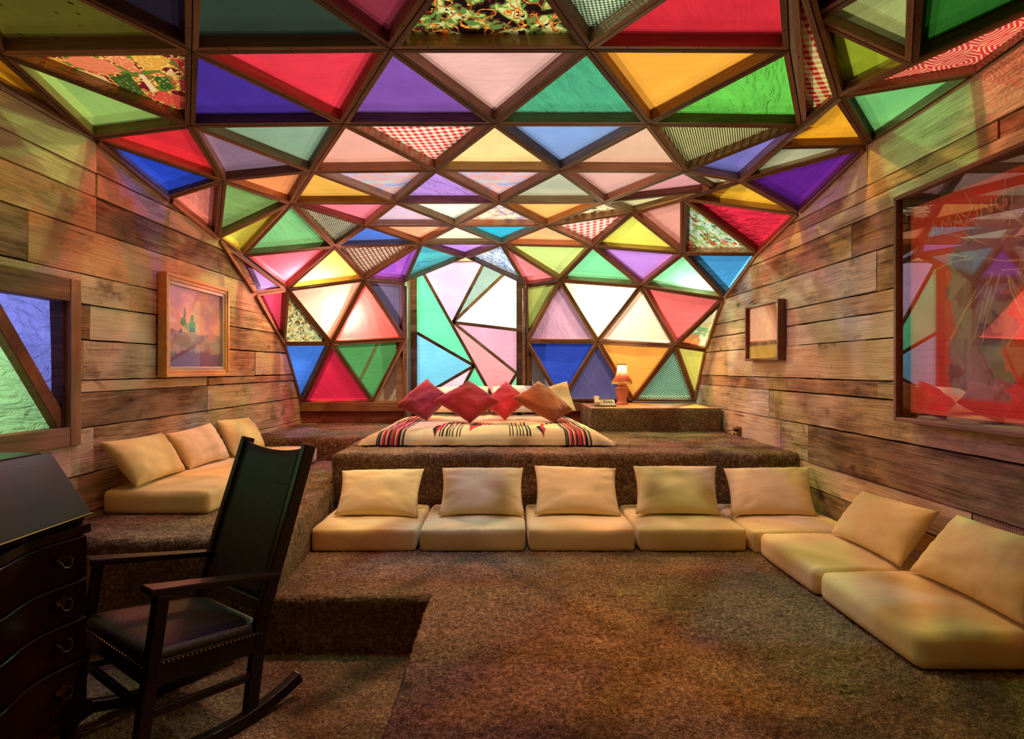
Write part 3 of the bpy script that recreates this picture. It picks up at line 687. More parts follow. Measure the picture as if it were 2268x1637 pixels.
def wall(name, X, sgn, rows, dome, hole=None, kinds='', lab=''):
    w = tag(empty(name, (X, 3, 0)), lab, kind='structure')
    hull = concave_hull(dome); big = [(a+(.07 if b < 2.6 else 0), b+.06) for a, b in hull]
    rr = random.Random(11 if sgn > 0 else 5)
    for (za, zb, joints, mats) in rows:     # za above zb; slight slope of the seams given by the joints' own jitter
        ys = [-1.6]+sorted(joints)+[6.72]
        for k in range(len(ys)-1):
            y0, y1 = ys[k]+.002, ys[k+1]-.002
            g = rr.uniform(.002, .0055); d = rr.uniform(0, .013)
            s0 = rr.uniform(-.003, .003)
            poly = ragged([(y0, zb+g), (y1, zb+g+s0), (y1, za-g+s0), (y0, za-g)], rr)
            pieces = [poly]
            if hole and y0 < hole[1] and zb < hole[3] and za > hole[2]:
                pieces = []
                if y1 > hole[1]: pieces.append([(hole[1], zb+g), (y1, zb+g), (y1, za-g), (hole[1], za-g)])
                if y0 < hole[0]: pieces.append([(y0, zb+g), (min(y1, hole[0]), zb+g), (min(y1, hole[0]), za-g), (y0, za-g)])
                ya, yb = max(y0, hole[0]), min(y1, hole[1])
                if yb > ya:
                    if za-g > hole[3]: pieces.append([(ya, hole[3]), (yb, hole[3]), (yb, za-g), (ya, za-g)])
                    if zb+g < hole[2]: pieces.append([(ya, zb+g), (yb, zb+g), (yb, hole[2]), (ya, hole[2])])
            mt = mats[k % len(mats)]
            for p in pieces:
                p = clip(p, hull, .012)
                if len(p) < 3: continue
                c = np.mean(p, axis=0); m = len(p)
                face = X-sgn*d
                V = [(face, a, b) for a, b in p]+[(X+sgn*.03, a, b) for a, b in p]
                F = [tuple(range(m)), tuple(range(2*m-1, m-1, -1))]+[(i, i+m, (i+1) % m+m, (i+1) % m) for i in range(m)]
                if sgn < 0: F = [tuple(reversed(f)) for f in F]
                mk('plank', V, F, {'n': M_PLANK, 'g': M_PLANK_G, 'd': M_PLANK_D, 'r': M_PLANK_R}[mt], w, org=(X, c[0], c[1]))
    # dark sheathing behind the boards
    bk = list(big)+[(6.7, -.1), (-1.6, -.1)]
    m = len(bk)
    xa, xb = X+sgn*.03, X+sgn*.05
    if hole:
        mb = MB()
        for (ya, yb, za, zb) in ((-1.6, hole[0], -.1, 2.9), (hole[1], 3.3, -.1, 2.75), (hole[0], hole[1], -.1, hole[2]), (hole[0], hole[1], hole[3], 2.8)):
            mb.box(min(xa, xb), max(xa, xb), ya, yb, za, zb)
        bk = clip([(3.3, -.1), (6.75, -.1), (6.75, 2.95), (3.3, 2.95)], big, 0); m = len(bk)
        mb.add([(xa, a, b) for a, b in bk]+[(xb, a, b) for a, b in bk], [tuple(range(m)), tuple(range(2*m-1, m-1, -1))]+[(i, i+m, (i+1) % m+m, (i+1) % m) for i in range(m)])
        mb.build('sheathing', M_BACKING, w)
    else:
        mk('sheathing', [(xa, a, b) for a, b in bk]+[(xb, a, b) for a, b in bk], [tuple(range(m)), tuple(range(2*m-1, m-1, -1))]+[(i, i+m, (i+1) % m+m, (i+1) % m) for i in range(m)], M_BACKING, w)
    return w
def zr(m): return EYE-m*2.22
def zl(m): return EYE-m*2.415
def rows_of(zf, ms, spec):
    out = []
    for i in range(len(ms)-1): out.append((zf(ms[i]), zf(ms[i+1]), spec[i][0], spec[i][1]))
    return out
wall_r = wall('wall_right', XR, 1, rows_of(zr,
    [-.66, -.505, -.465, -.417, -.318, -.2075, -.15, -.08, .033, .081, .187, .31, .39, .47, .66],
    [([3.47, 1.6], 'gg'), ([2.55, 1.2], 'drr'), ([1.9], 'ng'), ([3.63, 2.2], 'grn'), ([3.39, 3.1], 'dng'), ([2.9], 'gn'), ([4.55, 1.9], 'dgn'),
     ([4.02, 2.4], 'gnn'), ([3.38, 3.1, 1.4], 'rgn'), ([4.78, 1.7], 'rng'), ([4.58, 4.16, 1.8], 'rdgn'), ([5.1, 2.7], 'dnr'), ([3.3], 'rd'), ([2.2], 'nd')]), DOME_R,
    lab='right wall clad in weathered reclaimed barn planks')
HOLE = (1.30, 3.125, 1.08, 1.86)
wall_l = wall('wall_left', XL, -1, rows_of(zl,
    [-.64, -.55, -.475, -.415, -.33, -.222, -.152, -.068, .029, .057, .141, .25, .345, .6],
    [([2.7], 'dg'), ([3.33, 1.9], 'ggn'), ([3.33], 'gn'), ([3.33, 1.5], 'nrd'), ([4.84, 2.85], 'drn'), ([3.63, 4.7], 'grn'), ([3.28, 3.9], 'dgdr'),
     ([3.23, 3.9, 5.43], 'dgrn'), ([4.57], 'nr'), ([4.57], 'dn'), ([3.3, 5.2], 'gnn'), ([3.9], 'rn'), ([3.6, 5.0], 'nr')]), DOME_L, HOLE,
    lab='left wall clad in weathered reclaimed barn planks')
# ragged raw strips that close the gap between shell and planks
tl = tag(empty('trim_1', (XL, 4.5, 2.4)), 'raw wooden edge strips along the left end of the shell', kind='structure')
tr = tag(empty('trim_2', (XR, 4.5, 2.4)), 'raw wooden edge strips along the right end of the shell', kind='structure')
def edge_strips(par, X, sgn, keys, start=0):
    for a, b in zip(keys[:-1], keys[1:]):
        a, b = N[a], N[b]; d = (b-a).normalized(); n = Vector((0, -d.z, d.y)); n = -n if n.z > 0 else n
        if n.y > 0 and abs(n.y) > .8: n = -n
        u0, u1 = random.uniform(-.03, .04), 1+random.uniform(-.08, .03)
        p0 = a.lerp(b, u0)+n*.014; p1 = a.lerp(b, u1)+n*.014
        mid = (p0+p1)/2; L = (p1-p0).length; w = random.uniform(.022, .034)
        R = Matrix((d, n, d.cross(n))).transposed(); mb = MB(); xs = -sgn*.012
        t = .022; mb.box(-L/2, L/2, -w/2, w/2, -t/2, t/2)
        o = mb.build('edge_strip', M_TRIM, None, bevel=.003, local=True); o.parent = par
        o.matrix_local = Matrix.Translation(mid+Vector((-sgn*.016, 0, 0))-Vector(par.location)) @ R.to_4x4()
edge_strips(tl, XL, -1, ['B0', 'L2', 'L3', 'L4', 'L5', 'L6']); edge_strips(tr, XR, 1, ['R1', 'R2', 'R3', 'R4', 'R5', 'R6'])
# end wall below the shell: sill beam and low courses of brick
wb = tag(empty('wall_back', (0, 6.68, .8)), 'low end wall of painted brick under a rough timber sill', kind='structure')
M_BRICK = simple('red_painted_brick', rgb(150, 66, 52), .8, bump=.5, bscale=40, var=.35)
M_MORTAR = simple('pale_mortar', rgb(190, 138, 110), .9, bump=.6, bscale=70)
for (x0, x1) in ((-2.41, -1.2), (.24, .87), (.87, 2.215)):
    MB().box(x0, x1, 6.60, 6.76, .935, 1.040).build('sill_beam', M_SILL, wb, bevel=.006)
for (x0, x1) in ((-2.41, -1.2), (.24, .87)):
    MB().box(x0, x1, 6.655, 6.75, .78, .94).build('mortar_bed', M_MORTAR, wb)
    z = .932; row = 0
    while z > .80:
        h = .062 if row == 0 else .05
        L = .205 if row == 0 else .098; x = x0-(.06 if row % 2 else .0)
        while x < x1-.02:
            a = max(x0, x); b = min(x1, x+L)
            if b-a > .02:
                j = random.uniform(-.004, .006)
                mk('brick', MB().box(a, b, 6.64+j, 6.70, z-h+random.uniform(0, .004), z-random.uniform(0, .004)).V, [(3,2,1,0),(4,5,6,7),(0,1,5,4),(1,2,6,5),(2,3,7,6),(3,0,4,7)], M_BRICK, wb, org=((a+b)/2, 6.67, z-h/2))
            x += L+.014
        z -= h+.014; row += 1
# wall behind the camera
tag(MB().box(-2.5, 2.3, -1.64, -1.6, -.2, 2.95).build('wall_front', M_MAHOG, None, org=(0, -1.62, 0)), 'wooden wall at the near end of the room', kind='structure')
# ------------------------------------------------------------------ window alcove at the bed head
YW = 7.10
win = tag(empty('window_1', (-.48, YW, .8)), 'tall backlit window of angular coloured panes behind the bed', kind='structure')
def wpt(u, v): p = at(850+u/4.814, 560+v/4.814, YW); return (p[0], p[2])
h1 = (738, 742); h2 = (964, 1205); TOPV = 75; BOTV = 1640; LU, RU = 352, 1418
tl_ = (352, 80)
PANES = [  # outline in the plane of the window, colour
 ([(352, TOPV), (343, TOPV), (h1), (h2), (352, 853)], (108, 226, 174), 'mint green'),
 ([(343, TOPV), (1085, TOPV), h1], (222, 184, 232), 'lilac'),
 ([(1085, TOPV), (1440, TOPV), h1], None, 'white mesh'),
 ([(1440, TOPV), (1440, TOPV), (RU, 822), h1], (214, 240, 246), 'pale ice blue'),
 ([h1, (RU, 822), (RU, 1285)], (228, 164, 194), 'mauve pink'),
 ([h1, (RU, 1285), (1200, BOTV), (1215, BOTV), h2], (252, 158, 166), 'salmon pink'),
 ([(352, 853), h2, (352, 1560)], (126, 206, 246), 'light blue'),
 ([h2, (352, 1560), (352, BOTV), (735, BOTV)], (236, 204, 228), 'pale pink'),
 ([h2, (735, BOTV), (1215, BOTV)], (110, 226, 176), 'green'),
 ([(RU, 1285), (RU, BOTV), (1200, BOTV)], (150, 236, 200), 'mint')]
M_PANE_MESH = shell_mat('white_mesh_pane', c_mesh(rgb(236, 248, 240), rgb(120, 170, 160), .0155, .66))
M_PANE = shell_mat('frosted_coloured_pane', c_plain, .45, .1)
for pts, c, what in PANES:
    q = [wpt(*p) for p in pts]; q = [p for i, p in enumerate(q) if i == 0 or (abs(p[0]-q[i-1][0])+abs(p[1]-q[i-1][1])) > 1e-4]
    ctr = np.mean(q, axis=0); m = len(q)
    V = [(a, YW+.02, b) for a, b in q]+[(a, YW+.024, b) for a, b in q]
    o = mk('pane', V[:m], [tuple(range(m))], M_PANE if c else M_PANE_MESH, win, org=(ctr[0], YW+.02, ctr[1]), uv=[(v[0], v[2]) for v in V[:m]])
    o.color = rgb(*c) if c else (1, 1, 1, 1); o['label'] = what+' window pane'
for a, b in [((343, TOPV), (1215, BOTV)), (h1, (1085, TOPV)), (h1, (1440, TOPV)), (h1, (RU, 822)), (h1, (RU, 1285)), ((352, 853), h2), (h2, (352, 1560)), (h2, (735, BOTV)), ((RU, 1285), (1200, BOTV))]:
    a = wpt(*a); b = wpt(*b)
    MB().bar((a[0], YW+.005, a[1]), (b[0], YW+.005, b[1]), .038, .03, (0, 1, 0)).build('glazing_bar', M_STRUT, win, bevel=.002)
xl, zb_ = wpt(352, BOTV); xr, zt_ = wpt(RU, TOPV)
for x0, x1, y0, y1 in ((-1.200, xl+.004, YW-.02, YW+.04), (xr-.004, .232, YW-.02, YW+.04)):
    MB().box(x0, x1, y0, y1, Z3, zt_).build('jamb', M_STRUT, win, bevel=.004)
MB().box(xl-.06, xr+.06, YW-.02, YW+.04, zt_-.03, zt_+.03).build('head_rail', M_STRUT, win, bevel=.004)
MB().box(xl-.06, xr+.06, YW-.02, YW+.04, Z3, zb_+.02).build('bottom_rail', M_STRUT, win, bevel=.004)
# lining of the alcove
MB().box(-1.30, -1.195, 6.665, 7.12, Z3-.05, 2.80).build('alcove_lining', M_STRUT, win)
MB().box(-1.195, -1.165, 6.62, 6.70, Z3-.02, 2.40).build('post', M_STRUT, win, bevel=.004)
MB().box(.226, .30, 6.665, 7.12, Z3-.05, 2.80).build('alcove_lining', M_STRUT, win)
MB().box(.190, .222, 6.62, 6.72, Z3-.02, 2.38).build('post', M_STRUT, win, bevel=.004)
o = mk('alcove_ceiling', [(-1.25, 6.58, 2.78), (.28, 6.58, 2.78), (.28, 7.12, 2.78), (-1.25, 7.12, 2.78)], [(0, 1, 2, 3)], FAB['plain'], win, uv=[(0, 0), (1, 0), (1, 1), (0, 1)]); o.color = rgb(214, 206, 160)
# ------------------------------------------------------------------ cloth filled opening in the left wall
w2 = tag(empty('window_2', (XL, 2.2, 1.45)), 'opening in the left plank wall with blue and green cloth behind a diagonal timber', kind='structure')
y0, y1, za, zb = HOLE; fw = .022; xo = XL+.03
MB().box(XL-.1, xo, y1-fw, y1+.055, za-.07, zb+.07).build('frame_board', M_FRAMEV, w2, bevel=.004)
MB().box(XL-.1, xo, y0-.05, y0+fw, za-.07, zb+.07).build('frame_board', M_FRAMEV, w2, bevel=.004)
MB().box(XL-.1, xo-.003, y0+fw, y1-fw, zb-.055, zb+.07).build('frame_board', M_FRAMEW, w2, bevel=.004)
MB().box(XL-.1, xo-.003, y0+fw, y1-fw, za-.07, za+.035).build('frame_board', M_FRAMEW, w2, bevel=.004)
M_OPENING = shell_mat('opening_cloth', c_plain, .10, .9)
def w2cloth(poly, c, what, xx):
    c0 = np.mean(poly, axis=0); V = []; n_ = 12; F = []; UVv = []
    P = [np.array(p) for p in poly]; idx = {}
    for i in range(n_+1):
        for j in range(n_+1-i):
            a, b = i/n_, j/n_; k = 1-a-b; p = P[0]*k+P[1]*a+P[2]*b
            idx[i, j] = len(V); V.append((xx+.02*math.sin(9*p[0]+4*p[1])*max(0, 27*a*b*k)**.5, p[0], p[1])); UVv.append((p[0], p[1]))
    for i in range(n_):
        for j in range(n_-i):
            F.append((idx[i, j], idx[i+1, j], idx[i, j+1]))
            if i+j < n_-1: F.append((idx[i+1, j], idx[i+1, j+1], idx[i, j+1]))
    o = mk('cloth', V, F, M_OPENING, w2, org=(xx, c0[0], c0[1]), smooth=True, uv=UVv); o.color = rgb(*c); o['label'] = what
ya, yb = y0+.02, y1-.01
w2cloth([(yb, za), (yb, zb), (2.50, zb+.06)], (112, 116, 196), 'crumpled blue cloth', XL-.07)
w2cloth([(1.0, za), (yb+.02, za), (2.58, zb)], (150, 200, 130), 'pale green cloth', XL-.06)
w2cloth([(1.0, za), (2.58, zb), (1.0, zb)], (150, 200, 130), 'pale green cloth', XL-.06)
p0 = (XL-.03, 3.11, za+.03); p1 = (XL-.03, 2.46, 2.045)
MB().bar(p0, p1, .075, .05, (1, 0, 0)).build('diagonal_timber', M_SILL, w2, bevel=.005)
MB().box(XL-.09, XL+.0, y1-fw-.02, y1-fw, za+.03, zb-.05).build('reveal_board', M_SILL, w2, bevel=.003)
MB().box(XL-.82, XL-.80, y0-.3, y1+.3, za-.3, zb+.3).build('sheathing', M_BACKING, w2)
lamp('opening_bulb', (XL-.6, 2.3, 1.25), 24, (.9, .95, 1), .05)
lamp('opening_bulb', (XL-.6, 2.9, 1.75), 20, (.9, .95, 1), .05)
# ------------------------------------------------------------------ cushions and pillows
def seat_cushion(name, dims, label, group, parent=None, crown=.02, r=.03, seed=0, rot=0.0, mat=None, cat='cushion'):
    x0, x1, y0, y1, z0, z1 = dims
    n = 64; m = 10; gx = np.linspace(x0, x1, n); gy = np.linspace(y0, y1, max(n, int((y1-y0)/.011))); gz = np.linspace(z0, z1, m)
    Vs = []; Fs = []; k = 0
    def face(U, Vv, fn, flip):
        nonlocal k
        a, b = np.meshgrid(U, Vv, indexing='ij'); P = np.stack(fn(a.ravel(), b.ravel()), 1); F = gridF(len(U), len(Vv))
        Vs.append(P); Fs.append((F[:, ::-1] if flip else F)+k); k += len(P)
    o1 = np.ones_like
    face(gx, gy, lambda a, b: (a, b, o1(a)*z1), False); face(gx, gy, lambda a, b: (a, b, o1(a)*z0), True)
    face(gx, gz, lambda a, b: (a, o1(a)*y0, b), False); face(gx, gz, lambda a, b: (a, o1(a)*y1, b), True)
    face(gy, gz, lambda a, b: (o1(a)*x0, a, b), True); face(gy, gz, lambda a, b: (o1(a)*x1, a, b), False)
    V = np.concatenate(Vs); F = np.concatenate(Fs)
    lo = np.array([x0+r, y0+r, z0+r]); hi = np.array([x1-r, y1-r, z1-r]); q = np.clip(V, lo, hi); d = V-q
    L = np.linalg.norm(d, axis=1, keepdims=True); L[L == 0] = 1; V = q+d/L*r
    u = (V[:, 0]-x0)/(x1-x0)*2-1; w = (V[:, 1]-y0)/(y1-y0)*2-1; t = (V[:, 2]-z0)/(z1-z0)
    bul = np.clip((1-u**2)*(1-w**2), 0, 1)**.5
    V[:, 2] += np.where(t > .5, crown*bul, 0)
    mid = 4*t*(1-t)                       # sides belly out a little, corners pull in
    V[:, 0] += np.sign(u)*np.abs(u)**8*(.003*mid*(1-w**2)-.012*w**8); V[:, 1] += np.sign(w)*np.abs(w)**8*(.003*mid*(1-u**2)-.012*u**8)
    de = np.minimum(np.minimum(V[:, 0]-x0, x1-V[:, 0]), np.minimum(V[:, 1]-y0, y1-V[:, 1])); al = np.where(np.minimum(V[:, 0]-x0, x1-V[:, 0]) < np.minimum(V[:, 1]-y0, y1-V[:, 1]), V[:, 1], V[:, 0])
    pk = np.sin(al*2*math.pi/.042+6*smooth_noise(V*3+2, 1.5, seed+7, 2))*np.exp(-np.abs(de-.02)/.022)*smooth_noise(V+8, 7, seed+9, 2)
    V[:, 2] += .0022*pk*(t > .55)
    V[:, 2] += (smooth_noise(V+5, 5, seed, 3)-.5)*.016*(t > .5)+(smooth_noise(V*np.array([1, 1, .2])+5, 14, seed+3, 2)-.5)*.004*(t > .3)
    o = mk(name, V, F, mat or M_CREAM, parent, org=((x0+x1)/2, (y0+y1)/2, z0), smooth=True)
    mm = o.modifiers.new('weld', 'WELD'); mm.merge_threshold = .0005
    return tag(o, label, cat, group)
def pillow(name, BL, BR, TR, TL, thick, label, mat, group=None, facing=(0, -1, 0), seed=0, pinch=.07, n=26, cat='pillow', ear=.5):
    """stuffed pillow through four corners (as seen from the front)"""
    BL, BR, TR, TL = [np.array(p, float) for p in (BL, BR, TR, TL)]
    g = np.linspace(-1, 1, n); g = np.sign(g)*np.abs(g)**.8
    u, v = [a.ravel() for a in np.meshgrid(g, g, indexing='ij')]
    c = (BL+BR+TR+TL)/4; ex = ((BR+TR)-(BL+TL))/2; ez = ((TL+TR)-(BL+BR))/2
    nr = np.cross(ex, ez); nr /= np.linalg.norm(nr)
    if nr.dot(facing) < 0: nr = -nr
    r = np.random.default_rng(seed+1)
    uu = u*(1-pinch*(1-v**2)*np.abs(u)**3); vv = v*(1-pinch*(1-u**2)*np.abs(v)**3)
    s = (uu+1)/2; t = (vv+1)/2
    P = BL*((1-s)*(1-t))[:, None]+BR*(s*(1-t))[:, None]+TR*(s*t)[:, None]+TL*((1-s)*t)[:, None]
    w = np.clip((1-u**2)*(1-v**2), 0, 1)**ear*thick/2
    wob = (smooth_noise(np.c_[u, v, u*0+seed]*1.0+7, 2.2, seed, 3)-.5)*.5
    rad = np.abs(np.sin(np.arctan2(v, u)*9+seed))*.012*np.clip(np.maximum(np.abs(u), np.abs(v))*2-1, 0, 1)*(1-np.maximum(np.abs(u), np.abs(v))**6)
    Fr = P+nr*(w*(1+wob)+rad)[:, None]; Bk = P-nr*(w*(.9+wob*.5))[:, None]
    V = np.concatenate([Fr, Bk]); F = gridF(n, n); F = np.concatenate([F, F[:, ::-1]+n*n])
    if np.cross(ex, ez).dot(nr) < 0: F = F[:, ::-1]
    low = V[V[:, 2].argmin()]
    o = mk(name, V, F, mat, None, org=(c[0], c[1], V[:, 2].min()), smooth=True)
    mm = o.modifiers.new('weld', 'WELD'); mm.merge_threshold = .0006
    return tag(o, label, cat, group)
CT = .147; ct = Z1+.002
G1 = 'seat cushions along the foot of the bed platform'; G2 = 'back pillows against the bed platform'
xs = [(-1.235, -.566), (-.552, .122), (.138, .814), (.832, 1.516), (1.53, 2.19)]
lab = ['square cream seat cushion at the left end of the row, beside the carpeted step', 'square cream seat cushion second in the row from the carpeted step',
       'square cream seat cushion in the middle of the row, glowing peach', 'square cream seat cushion fourth in the row, next to the corner cushion', 'corner cream seat cushion half hidden behind the wall-side cushions']
for i, (a, b) in enumerate(xs):
    seat_cushion('seat_cushion', (a, b, 3.545 if i < 4 else 3.50, 4.235, ct, ct+CT-.015), lab[i], G1, seed=i, r=.018)
seat_cushion('seat_cushion', (1.545, 2.185, 2.845, 3.488, ct, ct+CT-.015), 'cream seat cushion along the right plank wall, nearest the corner', 'seat cushions along the right wall', seed=11, r=.034)
seat_cushion('seat_cushion', (1.55, 2.19, 2.13, 2.835, ct, ct+CT-.01), 'large cream seat cushion in the right foreground, closest to the viewer', 'seat cushions along the right wall', seed=12, r=.04)
seat_cushion('floor_mattress', (-2.395, -1.745, 3.33, 4.60, Z2+.002, Z2+.135), 'long cream floor mattress on the lower platform along the left wall', None, seed=21, r=.03, cat='mattress')
seat_cushion('seat_cushion', (-2.395, -1.745, 4.62, 5.26, Z2+.002, Z2+.135), 'cream seat cushion at the far end of the left wall seating', None, seed=22, r=.03)
zt = ct+CT+.004
def lean(px, Yb, Yt, label, seed, mat=M_CREAM, thick=.15, group=G2, **k):
    TL, TR, BR, BL = px
    return pillow('pillow', at(*BL, Yb), at(*BR, Yb), at(*TR, Yt), at(*TL, Yt), thick, label, mat, group, seed=seed, **k)
lean([(757, 1042), (940, 1038), (926, 1146), (741, 1141)], 3.81, 4.13, 'cream back pillow first from the left against the dark platform face', 1)
lean([(979, 1036), (1159, 1036), (1163, 1142), (971, 1141)], 3.82, 4.13, 'cream back pillow second from the left against the dark platform face', 2)
lean([(1183, 1031), (1364, 1037), (1376, 1143), (1184, 1139)], 3.82, 4.13, 'cream back pillow third from the left, behind the peach lit cushion', 3)
lean([(1402, 1032), (1587, 1032), (1595, 1141), (1408, 1139)], 3.82, 4.13, 'cream back pillow fourth from the left against the dark platform face', 4)
lean([(1602, 1037), (1793, 1034), (1810, 1143), (1618, 1142)], 3.82, 4.13, 'cream back pillow in the far right corner of the platform face', 5)
def lean_wall(BL, BR, TR, TL, label, seed, sgn, group):
    return pillow('pillow', BL, BR, TR, TL, .16, label, M_CREAM, group, facing=(-sgn, 0, .4), seed=seed)
lean_wall((1.945, 3.40, zt+.01), (1.955, 2.81, zt+.01), atX(2084, 1133, 2.14), atX(1911, 1086, 2.14), 'peach lit cream pillow leaning on the right plank wall', 6, 1, 'pillows on the right wall')
lean_wall((1.96, 2.76, zt+.015), (1.97, 2.14, zt+.015), (2.14, 2.12, .76), atX(2119, 1138, 2.13), 'large cream pillow at the right edge of the picture leaning on the plank wall', 7, 1, 'pillows on the right wall')
zl_ = Z2+.155
GL = 'pillows on the left wall'
lean_wall((-2.20, 3.36, zl_), (-2.22, 3.92, zl_), atX(358, 958, -2.345), atX(217, 979, -2.345), 'cream pillow closest to the desk on the left wall mattress', 8, -1, GL)
lean_wall((-2.21, 3.95, zl_), (-2.20, 4.50, zl_), atX(466, 936, -2.345), atX(366, 961, -2.345), 'middle cream pillow of three on the left wall seating', 9, -1, GL)
lean_wall((-2.19, 4.55, zl_), (-2.17, 5.10, zl_), atX(549, 924, -2.345), atX(477, 931, -2.345), 'farthest cream pillow of three on the left wall seating', 10, -1, GL)
# ------------------------------------------------------------------ bed, blanket, bed pillows
bed = tag(empty('bed', (-.16, 5.7, Z3)), 'low mattress bed laid on the high carpeted platform', 'bed')
seat_cushion('mattress', (-1.06, .74, 4.80, 6.55, Z3+.004, Z3+.085), None, None, bed, crown=.004, r=.03, mat=M_WHITE, cat=None)
def blanket():
    nx, ny = 420, 230
    u = np.linspace(0, 1, nx); v = np.linspace(0, 1, ny)
    a, b = [q.ravel() for q in np.meshgrid(u, v, indexing='ij')]
    xl0, xr0 = -1.23, .895; yf, yb = 4.655, 6.3; top = Z3+.128; g = Z3+.012
    x = xl0+(xr0-xl0)*a; y = yf+(yb-yf)*b
    def drop(d, w): t = np.clip(d/w, 0, 1); return (1-(1-t)**2.4)**.62
    k = drop(x-xl0, .40)*drop(xr0-x, .34); k2 = drop(y-yf, .22)
    z = g+(top-g)*k*k2
    x = x-np.where(a > .5, (a-.5)*2, 0)*b*.105
    P = np.c_[x, y, z]
    z = z+(smooth_noise(P+3, 4.5, 31, 3)-.5)*.022*np.clip((z-g)/.05, 0, 1)+(smooth_noise(P*np.array([2.5, .7, 1])+3, 8, 32, 2)-.5)*.010
    P[:, 2] = np.maximum(z, g-.004)
    # woven print
    col = np.tile(np.array(rgb(234, 212, 166)), (len(P), 1))
    X = xl0+(xr0-xl0)*a; Yc = 4.74+(y-4.685)/1.5
    K = np.array(rgb(26, 22, 24)); R = np.array(rgb(206, 52, 66)); Wt = np.array(rgb(232, 212, 176)); Gy = np.array(rgb(120, 112, 100))
    seq = [K, Gy, K, Wt, R, R, K, Wt, R, K, Gy, R, R, K, Wt, R, K, K, Wt, Gy, K]
    for (s0, s1) in ((-1.075, -.845), (.485, .705)):
        i = np.floor((X-s0)/(s1-s0)*len(seq)).astype(int); m = (X >= s0) & (X < s1)
        col[m] = np.array(seq)[np.clip(i[m], 0, len(seq)-1)]
    def poly(pts, c):
        m = np.zeros(len(X), bool); n = len(pts)
        for i in range(n):
            (xa, ya), (xb, yb2) = pts[i], pts[(i+1) % n]
            cond = ((ya > Yc) != (yb2 > Yc)) & (X < (xb-xa)*(Yc-ya)/((yb2-ya) if yb2 != ya else 1e-9)+xa); m ^= cond
        col[m] = c
    for cx, s in ((-.595, 1), (.31, -1)):
        poly([(cx-.035, 5.0), (cx, 5.02), (cx, 4.74), (cx-.035, 4.83)], K); poly([(cx, 5.02), (cx+.035, 5.04), (cx+.035, 4.86), (cx, 4.74)], R)
        for q in range(4): poly([(cx+.02+q*.05, 5.02+q*.05), (cx+.05+q*.05, 5.05+q*.05), (cx+.045+q*.05, 5.14+q*.04), (cx+.015+q*.05, 5.1+q*.04)], K if q % 2 else R)
    for c0 in (-.56, .03):
        for q, dx in enumerate((0, .025, .06, .085, .11, .145, .17)):
            m = (np.abs(X-(c0+dx)) < .0055) & (Yc > 4.75) & (Yc < (5.2 if q % 3 else 5.05)); col[m] = K
    cx = -.28
    poly([(cx-.03, 4.79), (cx-.05, 5.02), (cx+.05, 5.0)], R); poly([(cx-.06, 5.0), (cx+.06, 5.0), (cx+.04, 5.2), (cx-.02, 5.25)], K)
    for q in range(6): poly([(cx-.03+q*.035, 5.03+q*.012), (cx-.015+q*.035, 5.03+q*.012), (cx-.0+q*.035, 5.22-q*.02), (cx-.015+q*.035, 5.22-q*.02)], R if q % 2 else K)
    poly([(cx+.04, 5.09), (cx+.26, 5.12), (cx+.04, 5.16)], R)
    wv = 1-.12*((np.floor(y*170) % 2))
    col[:, :3] *= wv[:, None]
    o = mk('blanket', P, gridF(nx, ny), M_BLANKET, None, org=(-.16, 5.4, Z3+.02), smooth=True, col=col)
    tag(o, 'cream woven blanket with black and red stripes spread over the low bed', 'blanket')
    f = MB(); r = random.Random(3)
    for side in (-1, 1):
        for i in range(60):
            yy = 4.68+i*.025; x0 = xl0 if side < 0 else xr0-.105*(yy-yf)/(yb-yf)
            dx = side*r.uniform(.02, .05); f.tube([(x0-side*.006, yy, g+.012), (x0+dx*.5, yy+r.uniform(-.01, .01), g+.014), (x0+dx, yy+r.uniform(-.02, .02), g)], .004, 4)
    fo = f.build('fringe', M_WHITE, o); fo['kind'] = 'stuff'
blanket()
zm = Z3+.138
def bedpillow(px, Yb, Yt, label, mat, seed, thick, group=None, Ys=None, **k):
    """corners given left, bottom, right, top for a pillow stood on one corner"""
    L, B, R_, T = px; Ym = (Yb+Yt)/2
    return pillow('throw_pillow', at(*L, Ym), at(*B, Yb), at(*R_, Ym), at(*T, Yt), thick, label, mat, group, seed=seed, pinch=.13, ear=.40, cat='pillow', **k)
GP = 'throw pillows on the bed'
def whitep(x0, x1, zt0, zt1, label, seed, yb=6.1, yt=6.55):
    return pillow('bed_pillow', (x0, yb, zm+.04), (x1, yb, zm+.04), (x1, yt, zt1), (x0, yt, zt0), .15, label, M_WHITE, 'white bed pillows at the head of the bed', seed=seed, pinch=.04)
whitep(-.98, -.20, 1.20, 1.23, 'white bed pillow on the left at the head of the bed, behind the dark pillows', 41)
whitep(-.17, .42, 1.23, 1.22, 'white bed pillow in the middle, behind the bright crimson throw pillow', 42, 6.1)
pillow('bed_pillow', (.42, 6.02, zm+.05), (.74, 6.02, zm+.05), at(1256, 844, 6.36), (.40, 6.36, 1.20), .13, 'cream bed pillow on the right, its corner pointing up behind the rust brown pillow', M_CREAM, 'white bed pillows at the head of the bed', seed=43, pinch=.05)
bedpillow([(874, 902), (945, 932), (998, 880), (948, 838)], 5.47, 5.90, 'dark burgundy throw pillow stood on its corner, leftmost on the bed', M_BURG, 51, .20, GP)
bedpillow([(1066, 896), (1118, 931), (1172, 886), (1121, 843)], 5.52, 5.88, 'bright crimson throw pillow half hidden between the red and rust ones', M_CRIMSON, 53, .20, GP)
bedpillow([(960, 888), (1041, 938), (1108, 890), (1040, 843)], 5.25, 5.68, 'deep red velvet throw pillow in front of the others on the bed', M_RED, 52, .20, GP)
